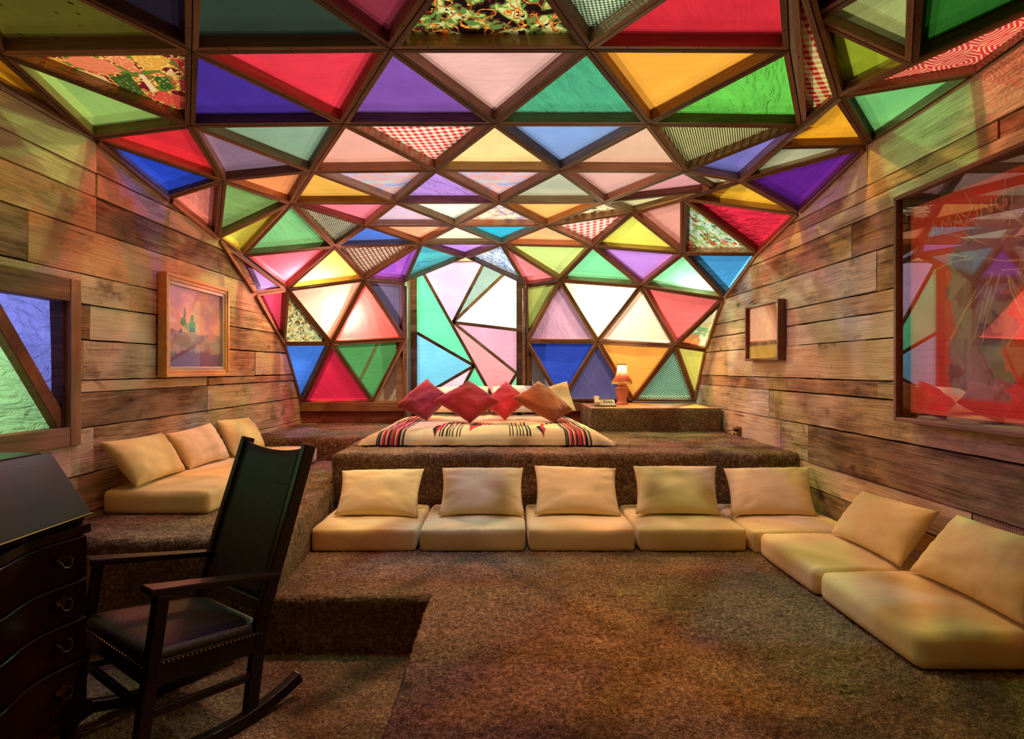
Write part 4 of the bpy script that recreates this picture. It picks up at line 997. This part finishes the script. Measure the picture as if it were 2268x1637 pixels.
bedpillow([(1133, 883), (1232, 936), (1270, 911), (1191, 844)], 5.30, 5.72, 'rust brown throw pillow on the right of the bed', M_RUST, 54, .20, GP)
# ------------------------------------------------------------------ night stand box, lamp, telephone
ns = rounded_block('nightstand_box', (.855, 2.20, 5.78, 6.595, Z3-.01, Z4-.008), .02, .02, None, seed=15, faces='tflr')
me = ns.data; me.transform(Matrix.Translation((-1.53, -6.19, -Z3))); ns.location = (1.53, 6.19, Z3)
tag(ns, 'dark brown carpet covered box used as nightstand to the right of the bed', 'nightstand')
MB().box(.862, 2.19, 5.79, 6.59, Z4-.008, Z4).build('top_board', wood('nightstand_top_wood', [rgb(150, 104, 66), rgb(196, 150, 104), rgb(214, 172, 126)], 'X', rough=.45, rand=False, knots=False), ns, bevel=.003)
LX, LY = 1.295, 6.36
lampo = tag(empty('table_lamp', (LX, LY, Z4)), 'small pink table lamp with a fringed shade, lit, on the nightstand box', 'lamp')
MB().lathe([(.070, .001), (.072, .012), (.060, .022), (.050, .04), (.052, .07), (.066, .115), (.072, .15), (.070, .168), (.076, .178), (.074, .192), (.056, .200), (.040, .206), (.044, .216), (.058, .222), (.056, .234), (.036, .240), (.030, .252), (.036, .258), (.030, .27), (.012, .276), (.010, .30)], (LX, LY, Z4)).build('base', M_CERAMIC, lampo, smooth=True)
def shade():
    m, nt, out = newmat('pleated_pink_shade'); uv = nd(nt, 'TexCoord').outputs['Object']
    n = noise(nt, uv, 60, 2); c = mixc(nt, n.outputs[0], rgb(206, 128, 104), rgb(176, 92, 74))
    t = nd(nt, 'BsdfTranslucent', {'Color': c}); d = nd(nt, 'BsdfDiffuse', {'Color': c}); mx = nd(nt, 'MixShader', {0: .5, 1: t.outputs[0], 2: d.outputs[0]})
    nt.links.new(mx.outputs[0], out.inputs[0])
    prof = [(.111, .258), (.108, .268), (.088, .295), (.070, .325), (.059, .36), (.052, .40), (.049, .448)]
    V = []; F = []; nn = 48
    for r, z in prof:
        for k in range(nn):
            t_ = 2*math.pi*k/nn; rr = r*(1+(.022 if k % 2 else -.01)+(.02*abs(math.cos(3*t_)) if z < .27 else 0)); V.append((LX+rr*math.cos(t_), LY+rr*math.sin(t_), Z4+z))
    for i in range(len(prof)-1):
        for k in range(nn): F.append((i*nn+k, i*nn+(k+1) % nn, (i+1)*nn+(k+1) % nn, (i+1)*nn+k))
    s = mk('shade', V, F, m, lampo)
    MB().lathe([(.050, .444), (.052, .452), (.049, .456), (.047, .448)], (LX, LY, Z4), 32, False).build('rim_band', M_MAUVE, s)
    ribs = MB()
    for k in range(6):
        t_ = 2*math.pi*(k+.5)/6-math.pi/2; ribs.tube([(LX+(r+.003)*math.cos(t_), LY+(r+.003)*math.sin(t_), Z4+z) for r, z in prof], .0022, 5)
    rb = ribs.build('ribs', M_MAUVE, s); rb['kind'] = 'stuff'
    fr = MB(); r_ = random.Random(2)
    for k in range(110):
        t_ = 2*math.pi*k/110; L = .03+.006*abs(math.cos(3*t_))
        fr.tube([(LX+.110*math.cos(t_), LY+.110*math.sin(t_), Z4+.264), (LX+.113*math.cos(t_), LY+.113*math.sin(t_), Z4+.264-L)], .0026, 4)
    fo = fr.build('fringe', simple('straw_fringe', rgb(226, 206, 130), .8), s); fo['kind'] = 'stuff'
    b = bpy.data.materials.new('bulb_glow'); b.use_nodes = True; bs = b.node_tree.nodes['Principled BSDF']
    bs.inputs['Emission Color'].default_value = (1, .78, .45, 1); bs.inputs['Emission Strength'].default_value = 2.5
    MB().lathe([(.004, .30), (.012, .305), (.022, .33), (.026, .35), (.018, .375), (.003, .384)], (LX, LY, Z4), 16).build('bulb', b, lampo, smooth=True)
shade()
lamp('lamp_bulb', (LX, LY, Z4+.405), 5.5, (1, .78, .45), .02)
ph = tag(empty('telephone', (1.06, 6.13, Z4+.002), math.radians(-6)), 'ivory desk telephone with a keypad on the nightstand box', 'telephone')
mb = MB(); mb.hexa([(-.10, -.10, 0), (.11, -.10, 0), (.11, .10, 0), (-.10, .10, 0), (-.10, -.10, .018), (.11, -.10, .018), (.11, .10, .062), (-.10, .10, .062)])
mb.build('body', M_PLASTIC, ph, bevel=.006, local=True)
mb = MB(); mb.box(-.106, .116, -.104, .106, -.001, .009); mb.build('base_trim', M_DARKPL, ph, local=True)
hs = MB(); hs.hexa([(-.112, -.105, .022), (-.055, -.105, .022), (-.055, -.04, .036), (-.112, -.04, .036), (-.112, -.105, .05), (-.055, -.105, .05), (-.055, -.04, .066), (-.112, -.04, .066)])
hs.hexa([(-.105, -.05, .045), (-.062, -.05, .045), (-.062, .06, .07), (-.105, .06, .07), (-.105, -.05, .062), (-.062, -.05, .062), (-.062, .06, .088), (-.105, .06, .088)])
hs.hexa([(-.112, .045, .054), (-.055, .045, .054), (-.055, .11, .067), (-.112, .11, .067), (-.112, .045, .088), (-.055, .045, .088), (-.055, .11, .104), (-.112, .11, .104)])
hs.build('handset', M_PLASTIC, ph, bevel=.008, local=True)
for i in range(4):
    for j in range(4):
        x = -.012+.026*i; y = -.05+.028*j; z = .018+(y+.10)/.2*.044
        MB().box(x, x+.017, y, y+.016, z-.002, z+.006).build('key', M_KEY, ph, local=True)
# ------------------------------------------------------------------ socket with cord, low on the right wall
so = tag(empty('wall_socket', (XR-.012, 5.42, .84)), 'pair of electrical sockets low on the right plank wall with a black plug in one', 'socket')
MB().box(XR-.020, XR-.010, 5.345, 5.425, .765, .885).build('plate', simple('worn_brown_plate', rgb(120, 92, 58), .5), so, bevel=.002)
MB().box(XR-.020, XR-.010, 5.43, 5.51, .765, .885).build('plate', simple('worn_beige_plate', rgb(196, 166, 116), .5), so, bevel=.002)
for y, z in ((5.385, .80), (5.385, .85), (5.47, .80), (5.47, .85)):
    MB().box(XR-.0225, XR-.019, y-.017, y+.017, z-.015, z+.015).build('outlet', M_DARKPL, so, bevel=.002)
cord = tag(empty('power_cord', (XR-.03, 5.39, .85)), 'thin black plug and cord running from the socket along the carpet', 'cord')
MB().box(XR-.055, XR-.0225, 5.37, 5.40, .838, .862).build('plug', M_DARKPL, cord, bevel=.004)
MB().tube([(XR-.055, 5.385, .85), (XR-.085, 5.42, .845), (XR-.09, 5.50, .82), (XR-.07, 5.58, .806), (XR-.035, 5.68, .806), (XR-.03, 5.76, .83), (XR-.022, 5.775, .9), (XR-.022, 5.775, 1.0)], .0035, 6).build('wire', M_DARKPL, cord, smooth=True)
# ------------------------------------------------------------------ pictures
def frame_on_wall(name, X, sgn, ya, yb, za, zb, w, depth, mats, label, steps=1, cat='picture'):
    """mitred frame standing off a side wall; ya<yb along the wall"""
    e = tag(empty(name, (X, (ya+yb)/2, za)), label, cat)
    for k in range(steps):
        o0 = w*k/steps; o1 = w*(k+1)/steps; dk = depth*(1-.35*k/max(1, steps)) if steps > 1 else depth
        A = [(ya+o0, za+o0), (yb-o0, za+o0), (yb-o0, zb-o0), (ya+o0, zb-o0)]; B = [(ya+o1, za+o1), (yb-o1, za+o1), (yb-o1, zb-o1), (ya+o1, zb-o1)]
        for i in range(4):
            j = (i+1) % 4; q = [A[i], A[j], B[j], B[i]]
            V = [(X-sgn*.012, a, b) for a, b in q]+[(X-sgn*dk, a, b) for a, b in q]
            mb = MB(); mb.hexa(V); mb.build('frame_side', mats[k % len(mats)], e, bevel=.003)
    return e
def picture_sheet(name, X, sgn, ya, yb, za, zb, fn, mat, parent, nu=200, nv=160):
    """flat print; u runs left to right as the viewer sees it, v bottom to top"""
    u = np.linspace(0, 1, nu); v = np.linspace(0, 1, nv); a, b = [q.ravel() for q in np.meshgrid(u, v, indexing='ij')]
    y = (ya+(yb-ya)*a) if sgn < 0 else (yb-(yb-ya)*a)
    V = np.c_[np.full(len(a), X), y, za+(zb-za)*b]; F = gridF(nu, nv)
    F = F if sgn < 0 else F[:, ::-1]
    F = F[:, ::-1] if sgn < 0 else F
    return mk(name, V, F, mat, parent, uv=np.c_[a, b], col=fn(a, b))
def blend(c, m, k): c[:, :3] = c[:, :3]*(1-m[:, None])+np.array(k)[:3]*m[:, None]
def sstep(x, a, b): t = np.clip((x-a)/(b-a), 0, 1); return t*t*(3-2*t)
def art_left(u, v):
    P = np.c_[u, v, u*0]; n1 = smooth_noise(P+1, 5, 61, 4); n2 = smooth_noise(P+4, 11, 62, 3); n3 = smooth_noise(P+7, 3, 63, 3)
    c = np.tile(np.array(rgb(250, 206, 200)), (len(u), 1)); blend(c, sstep(n1, .45, .7), rgb(218, 178, 206)); blend(c, sstep(n2, .58, .64)*.5, rgb(248, 200, 176))
    hz = .46+.10*(n3-.5)+.06*(np.round(n1*6)/6-.5); g = sstep(hz-v, -.01, .02)
    gc = np.tile(np.array(rgb(186, 174, 188)), (len(u), 1)); blend(gc, sstep(n2, .5, .56), rgb(164, 150, 182)); blend(gc, sstep(n1, .6, .64), rgb(206, 164, 178)); blend(gc, sstep(.22-v+.1*(n2-.5), 0, .05), rgb(136, 108, 164))
    c[:, :3] = c[:, :3]*(1-g[:, None])+gc[:, :3]*g[:, None]
    def blob(cx, cy, rx, ry, k, s=.15): 
        d = np.hypot((u-cx)/rx, (v-cy)/ry)+(n2-.5)*.6; blend(c, 1-sstep(d, 1-s, 1), k)
    blob(.35, .52, .07, .055, rgb(150, 196, 170)); blob(.28, .57, .05, .06, rgb(96, 170, 150)); blob(.30, .69, .028, .07, rgb(120, 140, 144)); blob(.43, .63, .035, .05, rgb(110, 170, 140))
    m = ((np.abs(u-.435) < .055) & (np.abs(v-.52) < .07)).astype(float); blend(c, m, rgb(96, 190, 170)); blend(c, m*sstep(.5-v+.1*(n2-.5), 0, .02), rgb(60, 150, 180))
    blob(.235, .45, .02, .03, rgb(60, 110, 190)); blob(.37, .45, .018, .07, rgb(196, 190, 150)); blob(.27, .33, .16, .1, rgb(170, 130, 150), .4)
    blob(.80, .22, .05, .03, rgb(200, 140, 140)); blob(.62, .3, .03, .012, rgb(220, 160, 150))
    return c
ya, yb = 3.90, 4.79; za, zb = EYE-.026*2.415, EYE+.277*2.415
pl = frame_on_wall('framed_painting', XL, -1, ya, yb, za, zb, .075, .075, [M_GOLD, M_GOLD, M_SILVER], 'gilt framed painting of a small turquoise figure under a pink sky on the left wall', 3)
picture_sheet('canvas', XL+.032, -1, ya+.07, yb-.07, za+.07, zb-.07, art_left, M_PAINT, pl, 220, 200)
mk('glazing', [(XL+.040, ya+.07, za+.07), (XL+.040, yb-.07, za+.07), (XL+.040, yb-.07, zb-.07), (XL+.040, ya+.07, zb-.07)], [(0, 1, 2, 3)], M_GLASS, pl)
def art_small(u, v):
    c = np.tile(np.array(rgb(214, 150, 126)), (len(u), 1)); P = np.c_[u, v, u*0]; n = smooth_noise(P+2, 6, 71, 3)
    blend(c, sstep(.34-v, 0, .02), rgb(120, 96, 70)); blend(c, sstep(.26-v, 0, .02), rgb(196, 186, 110)); blend(c, sstep(n, .55, .7)*.4, rgb(230, 186, 160)); return c
ya, yb = 4.48, 5.10; za, zb = EYE+.030*2.145, EYE+.257*2.145
pr = frame_on_wall('small_framed_picture', XR, 1, ya, yb, za, zb, .022, .075, [M_WALNUT], 'small picture in a deep plain wooden frame on the right wall, far end')
picture_sheet('print', XR-.045, 1, ya+.02, yb-.02, za+.02, zb-.02, art_small, M_POSTER, pr, 90, 80)
mk('glazing', [(XR-.055, ya+.02, za+.02), (XR-.055, yb-.02, za+.02), (XR-.055, yb-.02, zb-.02), (XR-.055, ya+.02, zb-.02)], [(3, 2, 1, 0)], M_GLASS_S, pr)
def art_poster(u, v):
    # u measured from the far (left) edge; the sheet is red with a grey violet ragged head shape and cream scratches
    P = np.c_[u*1.5, v, u*0]; n1 = smooth_noise(P+1, 5, 81, 4); n2 = smooth_noise(P+3, 16, 82, 3); n3 = smooth_noise(P+5, 2.5, 83, 3)
    c = np.tile(np.array((.90, .050, .040, 1)), (len(u), 1)); blend(c, sstep(n3, .4, .7)*.5, (.92, .14, .07)); blend(c, (np.sin(v*170) > .92)*.25*(v < .35), rgb(170, 44, 40))
    g = rgb(166, 136, 152); du = (u-.44)+(n2-.5)*.05; dv = v-.62
    head = 1-sstep(np.hypot(du/.27, dv/.30)+(n1-.5)*.25, .9, 1.0); head *= sstep(v, .50, .56)
    neck = (1-sstep(np.abs(u-.30-.02*np.sin(v*20)+(n2-.5)*.12)/.115, .9, 1.0))*sstep(v, .07, .10)*(1-sstep(v, .58, .66))
    for m, k in ((head, .85), (neck, .9)): blend(c, m*k, g)
    b = np.maximum(head, neck); blend(c, b*sstep(n1, .52, .62)*.8, rgb(104, 70, 120)); blend(c, b*sstep(n2, .58, .66)*.8, rgb(176, 140, 140)); blend(c, b*sstep(.42-n1, 0, .06)*.8, rgb(150, 60, 60))
    r = np.random.default_rng(5)
    for i in range(46):
        a = r.uniform(0, 2*math.pi); cx, cy = (.58, .62) if i % 2 else (.38, .68); r0, r1 = r.uniform(.08, .2), r.uniform(.24, .5)
        dx, dy = math.cos(a), math.sin(a); t = (u-cx)*1.5*dx+(v-cy)*dy; d = np.abs(-(u-cx)*1.5*dy+(v-cy)*dx+.012*np.sin(t*14+i))
        blend(c, ((d < .0030) & (t > r0) & (t < r1))*.75, rgb(236, 190, 150))
    for cx, cy in ((.56, .70), (.53, .61)): blend(c, 1-sstep(np.hypot((u-cx)*1.5, v-cy)+(n2-.5)*.02, .018, .03), rgb(226, 180, 150))
    e = np.maximum(np.maximum(.022-u, u-.985), np.maximum(.02-v, v-.98)); blend(c, (e > 0)*.5, rgb(236, 120, 96))
    return c
ya, yb = 1.5, 3.10; za, zb = EYE-.1355*2.115, EYE+.4415*2.115
pp = frame_on_wall('framed_poster', XR, 1, ya, yb, za, zb, .022, .105, [M_MAUVE], 'large red poster of a ragged grey violet head in a deep glazed frame, right wall')
MB().box(XR-.03, XR-.012, ya+.02, yb-.02, za+.02, zb-.02).build('mount', M_BLACK, pp)
picture_sheet('print', XR-.045, 1, ya+.07, yb-.05, za+.05, zb-.075, art_poster, M_POSTER, pp, 460, 360)
mk('glazing', [(XR-.085, ya+.02, za+.02), (XR-.085, yb-.02, za+.02), (XR-.085, yb-.02, zb-.02), (XR-.085, ya+.02, zb-.02)], [(3, 2, 1, 0)], M_GLASS_S, pp)
def lettering(txt, size, y, z, mat, parent, tilt=0):
    cu = bpy.data.curves.new('lettering', 'FONT'); cu.body = txt; cu.size = size; cu.extrude = 0
    o = bpy.data.objects.new('lettering', cu); COL.objects.link(o); dg = bpy.context.evaluated_depsgraph_get()
    me = bpy.data.meshes.new_from_object(o.evaluated_get(dg)); bpy.data.objects.remove(o)
    o = bpy.data.objects.new('lettering', me); COL.objects.link(o); me.materials.append(mat); o.parent = parent
    # reads left to right for someone inside the room: text x runs towards -Y, text y up
    R = Matrix(((0, 0, -1), (-1, 0, 0), (0, 1, 0))).to_4x4()
    o.matrix_local = Matrix.Translation(Vector((XR-.0475, y, z))-Vector(parent.location)) @ R @ Matrix.Rotation(tilt, 4, 'Z')
M_LETTER = simple('faint_poster_letters', (.95, .30, .22, 1), .6, var=0)
lettering('AMAZING', .10, 2.90, 2.10, M_LETTER, pp, .10)
# ------------------------------------------------------------------ slant-front desk
DX0, DX1, DY0, DY1 = -2.39, -1.632, 1.33, 2.20
desk = tag(empty('slant_front_desk', (-2.03, 1.8, 0)), 'dark mahogany slant front desk with serpentine drawers at the left edge', 'desk')
mb = MB()
def side(y0, y1):
    prof = [(DX0, .12), (DX1-.012, .12), (DX1-.012, .873), (-1.82, 1.104), (DX0, 1.104)]; m = len(prof)
    mb.add([(x, y0, z) for x, z in prof]+[(x, y1, z) for x, z in prof], [tuple(range(m)), tuple(range(2*m-1, m-1, -1))]+[(i, (i+1) % m, (i+1) % m+m, i+m)[::-1] for i in range(m)])
side(DY0, DY0+.022); side(DY1-.022, DY1)
mb.box(DX0, DX0+.015, DY0, DY1, .12, 1.095); mb.box(DX0, -1.81, DY0-.006, DY1+.006, 1.091, 1.111); mb.box(DX0, DX1-.04, DY0+.02, DY1-.02, .12, .80)
mb.box(DX0, DX1-.005, DY0, DY1, .849, .873)
mb.build('carcase', M_MAHOG, desk, bevel=.003)
dx, dz = -1.82+1.665, 1.104-.873; L = math.hypot(dx, dz); ux, uz = dx/L, dz/L; nx, nz = uz, -ux
def lidq(o0, o1, y0, y1, t0, t1):
    P = []
    for o_ in (o0, o1):
        for (y, t) in ((y0, t0), (y1, t0), (y1, t1), (y0, t1)): P.append((-1.632+ux*t+nx*o_, y, .873+uz*t+nz*o_))
    return P
mb = MB(); mb.hexa(lidq(0, .018, DY0-.004, DY1+.004, -.008, L)); mb.build('slant_lid', M_MAHOG, desk, bevel=.004)
mb = MB(); mb.hexa(lidq(.004, .021, DY0-.004, DY1+.004, -.011, -.007)); mb.build('lid_edge_strip', M_BRASS, desk)
def serp(y):
    t = (y-DY0)/(DY1-DY0); return .020*math.cos(4*math.pi*t)-.004
def handle(par, y, z):
    x = DX1+serp(y)+.012; m = MB()
    pl_ = [(-.034, .004), (-.026, .018), (-.014, .012), (0, .026), (.014, .012), (.026, .018), (.034, .004), (.022, -.010), (.010, -.006), (0, -.022), (-.010, -.006), (-.022, -.010)]; k = len(pl_)
    m.add([(x, y+a, z+b) for a, b in pl_]+[(x+.004, y+a, z+b) for a, b in pl_], [tuple(range(k)), tuple(range(2*k-1, k-1, -1))]+[(i, (i+1) % k, (i+1) % k+k, i+k) for i in range(k)])
    m.tube([(x+.004, y-.026, z+.006), (x+.018, y-.027, z-.002), (x+.024, y-.018, z-.022), (x+.025, y, z-.027), (x+.024, y+.018, z-.022), (x+.018, y+.027, z-.002), (x+.004, y+.026, z+.006)], .0026, 6)
    m.build('handle', M_BRASS, par)
zs = [(.152, .335), (.345, .49), (.50, .635), (.645, .80)]
for (za, zb) in zs:
    V = []; F = []; n_ = 40; y0, y1 = DY0+.03, DY1-.03
    prof = [(-.05, za), (.006, za), (.010, za+.004), (.010, zb-.004), (.006, zb), (-.05, zb)]; m = len(prof)
    for i in range(n_+1):
        y = y0+(y1-y0)*i/n_
        for d, z in prof: V.append((DX1+serp(y)+d, y, z))
    for i in range(n_):
        for j in range(m): a = i*m+j; b = i*m+(j+1) % m; F.append((a, a+m, b+m, b))
    F += [tuple(range(m)), tuple(range(n_*m+m-1, n_*m-1, -1))]
    d = mk('drawer', V, F, M_MAHOG, desk, org=(DX1, 1.8, za))
    handle(d, 2.075, (za+zb)/2+.012); handle(d, 1.46, (za+zb)/2+.012)
    x = DX1+serp(1.767)+.011
    pl_ = [(-.016, .016), (0, .026), (.016, .016), (.024, .0), (.012, -.014), (0, -.026), (-.012, -.014), (-.024, 0)]; k = len(pl_); m_ = MB()
    m_.add([(x, 1.767+a, (za+zb)/2+b) for a, b in pl_]+[(x+.003, 1.767+a, (za+zb)/2+b) for a, b in pl_], [tuple(range(k)), tuple(range(2*k-1, k-1, -1))]+[(i, (i+1) % k, (i+1) % k+k, i+k) for i in range(k)])
    m_.build('escutcheon', M_BRASS, d)
# serpentine top moulding, base moulding and claw feet
for (za, zb, o_) in ((.805, .836, .004), (.10, .148, .012)):
    V = []; F = []; n_ = 40
    for i in range(n_+1):
        y = DY0+(DY1-DY0)*i/n_
        for q in ((DX0, za), (DX1+serp(y)+o_, za), (DX1+serp(y)+o_-.004, zb), (DX0, zb)): V.append((q[0], y, q[1]))
    for i in range(n_):
        for j in range(4): a = i*4+j; b = i*4+(j+1) % 4; F.append((a, a+4, b+4, b))
    F += [(0, 1, 2, 3), (n_*4+3, n_*4+2, n_*4+1, n_*4)]
    mk('moulding', V, F, M_MAHOG, desk)
for x in (DX0+.05, DX1-.03):
    for y in (DY0+.05, DY1-.05):
        MB().lathe([(.030, .0), (.038, .012), (.036, .03), (.026, .045), (.030, .07), (.048, .105)], (x, y, .002), 12).build('foot', M_MAHOG, desk, smooth=True)
# ------------------------------------------------------------------ rocking chair
def rocker():
    ch = empty('rocking_chair', (-1.374, 2.269, 0.011))
    tag(ch, 'black wooden rocking chair with a worn leather seat in the sunken floor', 'chair')
    f = Vector((math.cos(-2.186), math.sin(-2.186), 0))
    tilt = .135
    body = Matrix.Rotation(math.atan2(f.y, f.x), 4, 'Z') @ Matrix.Rotation(-tilt, 4, 'Y')
    def put(o):
        o.parent = ch; o.matrix_local = body; return o
    def B(name, mb, mat, bevel=.006, smooth=False): return put(mb.build(name, mat, None, bevel=bevel, local=True, smooth=smooth))
    wf, wr, dp = .285, .245, .215           # half widths front / rear, half depth
    bx = math.sin(.186); bz = math.cos(.186)
    for s in (1, -1):
        yf, yr = s*wf, s*wr
        B('front_leg', MB().bar((dp, yf, .055), (dp, yf, .607), .045, .045, (1, 0, 0)), M_BLACKW)
        p0 = Vector((-dp, yr, .05)); p1 = Vector((-dp, yr, .42)); p2 = p1+Vector((-bx, 0, bz))*.735
        m = MB().bar(p0, p1+Vector((0, 0, .02)), .035, .055, (1, 0, 0)); m.bar(p1, p2, .035, .058, (1, 0, 0)); B('back_post', m, M_BLACKW)
        a0 = Vector((dp+.045, s*(wf-.02), .622)); a1 = Vector((-dp-.055, s*(wr+.0), .594))
        d = (a1-a0); sd = Vector((0, 1, 0)); hh = Vector((0, 0, .013)); w0, w1 = .042, .026
        B('arm', MB().hexa([a0-sd*w0-hh, a0+sd*w0-hh, a1+sd*w1-hh, a1-sd*w1-hh, a0-sd*w0+hh, a0+sd*w0+hh, a1+sd*w1+hh, a1-sd*w1+hh]), M_BLACKW)
        R = .92; pts = []                  # curved runner
        V = []; F = []; n_ = 20
        for i in range(n_+1):
            t = math.radians(-29+i*46/n_); x = R*math.sin(t); z = R*(1-math.cos(t)); yy = s*(wr+(wf-wr)*(x+.45)/.9)
            c_, s_ = math.cos(t), math.sin(t)
            for (o_, e) in ((-.022, 0), (.022, 0), (.022, .045), (-.022, .045)): V.append((x-s_*e, yy+o_, z+c_*e))
        for i in range(n_):
            for j in range(4): a = i*4+j; b = i*4+(j+1) % 4; F.append((a, b, b+4, a+4))
        F += [(3, 2, 1, 0), (n_*4, n_*4+1, n_*4+2, n_*4+3)]
        m = MB(); m.add(V, F); B('runner', m, M_BLACKW, .004)
        B('side_rail', MB().bar((dp, yf, .335), (-dp, yr, .335), .024, .085, (0, 0, 1)), M_BLACKW)
        B('stretcher', MB().bar((dp, yf, .20), (-dp, yr, .20), .022, .03, (0, 0, 1)), M_BLACKW)
    B('front_rail', MB().bar((dp, -wf, .335), (dp, wf, .335), .024, .085), M_BLACKW)
    B('rear_rail', MB().bar((-dp, -wr, .335), (-dp, wr, .335), .024, .085), M_BLACKW)
    B('front_stretcher', MB().bar((dp, -wf, .22), (dp, wf, .22), .022, .03), M_BLACKW)
    # leather seat, padded, with a rolled edge and nails
    n_ = 24; g = np.linspace(-1, 1, n_); a, b = [q.ravel() for q in np.meshgrid(g, g, indexing='ij')]
    x = a*(dp+.03); y = b*((wf+wr)/2+(wf-wr)/2*a+.012); k = np.clip((1-a**8)*(1-b**8), 0, 1)
    z = .372+.05*k**.5*(1-.25*(1-a**2)*(1-b**2))
    top = np.c_[x, y, z]; bot = np.c_[x, y, np.full_like(z, .362)]
    F = gridF(n_, n_); m = MB(); seat = mk('seat', np.concatenate([top, bot]), np.concatenate([F, F[:, ::-1]+n_*n_]), M_LEATHER, None, local=True, smooth=True); put(seat)
    seat.modifiers.new('weld', 'WELD').merge_threshold = .012
    nails = MB()
    for i in range(26):
        t = -1+2*i/25
        for (px, py) in ((dp+.031, t*wf), (t*dp, wf*.5+wr*.5+(wf-wr)/2*t+.014), (t*dp, -(wf*.5+wr*.5+(wf-wr)/2*t+.014))):
            nails.lathe([(.005, -.003), (.005, .001), (.002, .004)], (px, py, .369), 6)
    nm = B('nails', nails, M_BRASS, 0); nm['kind'] = 'stuff'
    # leather back panel between the posts, top rail and seams
    p1 = Vector((-dp, 0, .44)); ax = Vector((-bx, 0, bz)); nrm = Vector((bz, 0, bx)); V = []; n1, n2 = 10, 16
    for i in range(n1+1):
        for j in range(n2+1):
            yy = (i/n1*2-1)*(wr-.016); t = .04+.655*j/n2; sag = .018*(1-(i/n1*2-1)**2)
            topc = -.022*(1-(i/n1*2-1)**2)*(j/n2)**6
            V.append(p1+ax*(t+topc)+Vector((0, yy, 0))+nrm*(.014-sag))
    nv = len(V); V = V+[v-nrm*.016 for v in V]; F = []
    for i in range(n1):
        for j in range(n2):
            q = (i*(n2+1)+j, (i+1)*(n2+1)+j, (i+1)*(n2+1)+j+1, i*(n2+1)+j+1); F.append(q); F.append(tuple(r+nv for r in reversed(q)))
    rim = [j for j in range(n2+1)]+[i*(n2+1)+n2 for i in range(1, n1+1)]+[n1*(n2+1)+j for j in range(n2-1, -1, -1)]+[i*(n2+1) for i in range(n1-1, 0, -1)]
    for i in range(len(rim)): a_, b_ = rim[i], rim[(i+1) % len(rim)]; F.append((a_, b_, b_+nv, a_+nv))
    bp = put(mk('back_panel', V, F, M_LEATHER, None, local=True, smooth=True))
    m = MB(); m.bar(p1+ax*.53+nrm*.0125+Vector((0, -wr+.03, 0)), p1+ax*.53+nrm*.0125+Vector((0, wr-.03, 0)), .002, .002, (1, 0, 0)); 
    se = m.build('stitched_seam', simple('dark_thread', rgb(64, 50, 32), .7), None, local=True); se.parent = bp
    B('lower_back_rail', MB().bar(p1+ax*.03+Vector((0, -wr, 0)), p1+ax*.03+Vector((0, wr, 0)), .03, .05, ax), M_BLACKW)
    st = MB()
    for s in (1, -1):
        for q in range(30):
            c = p1+ax*(.06+.022*q)+Vector((0, s*(wr-.020), 0))+nrm*.016; st.bar(c, c+ax*.010, .0022, .0022, (1, 0, 0))
    so_ = B('stitching', st, simple('pale_thread', rgb(96, 78, 50), .7), 0); so_['kind'] = 'stuff'
rocker()
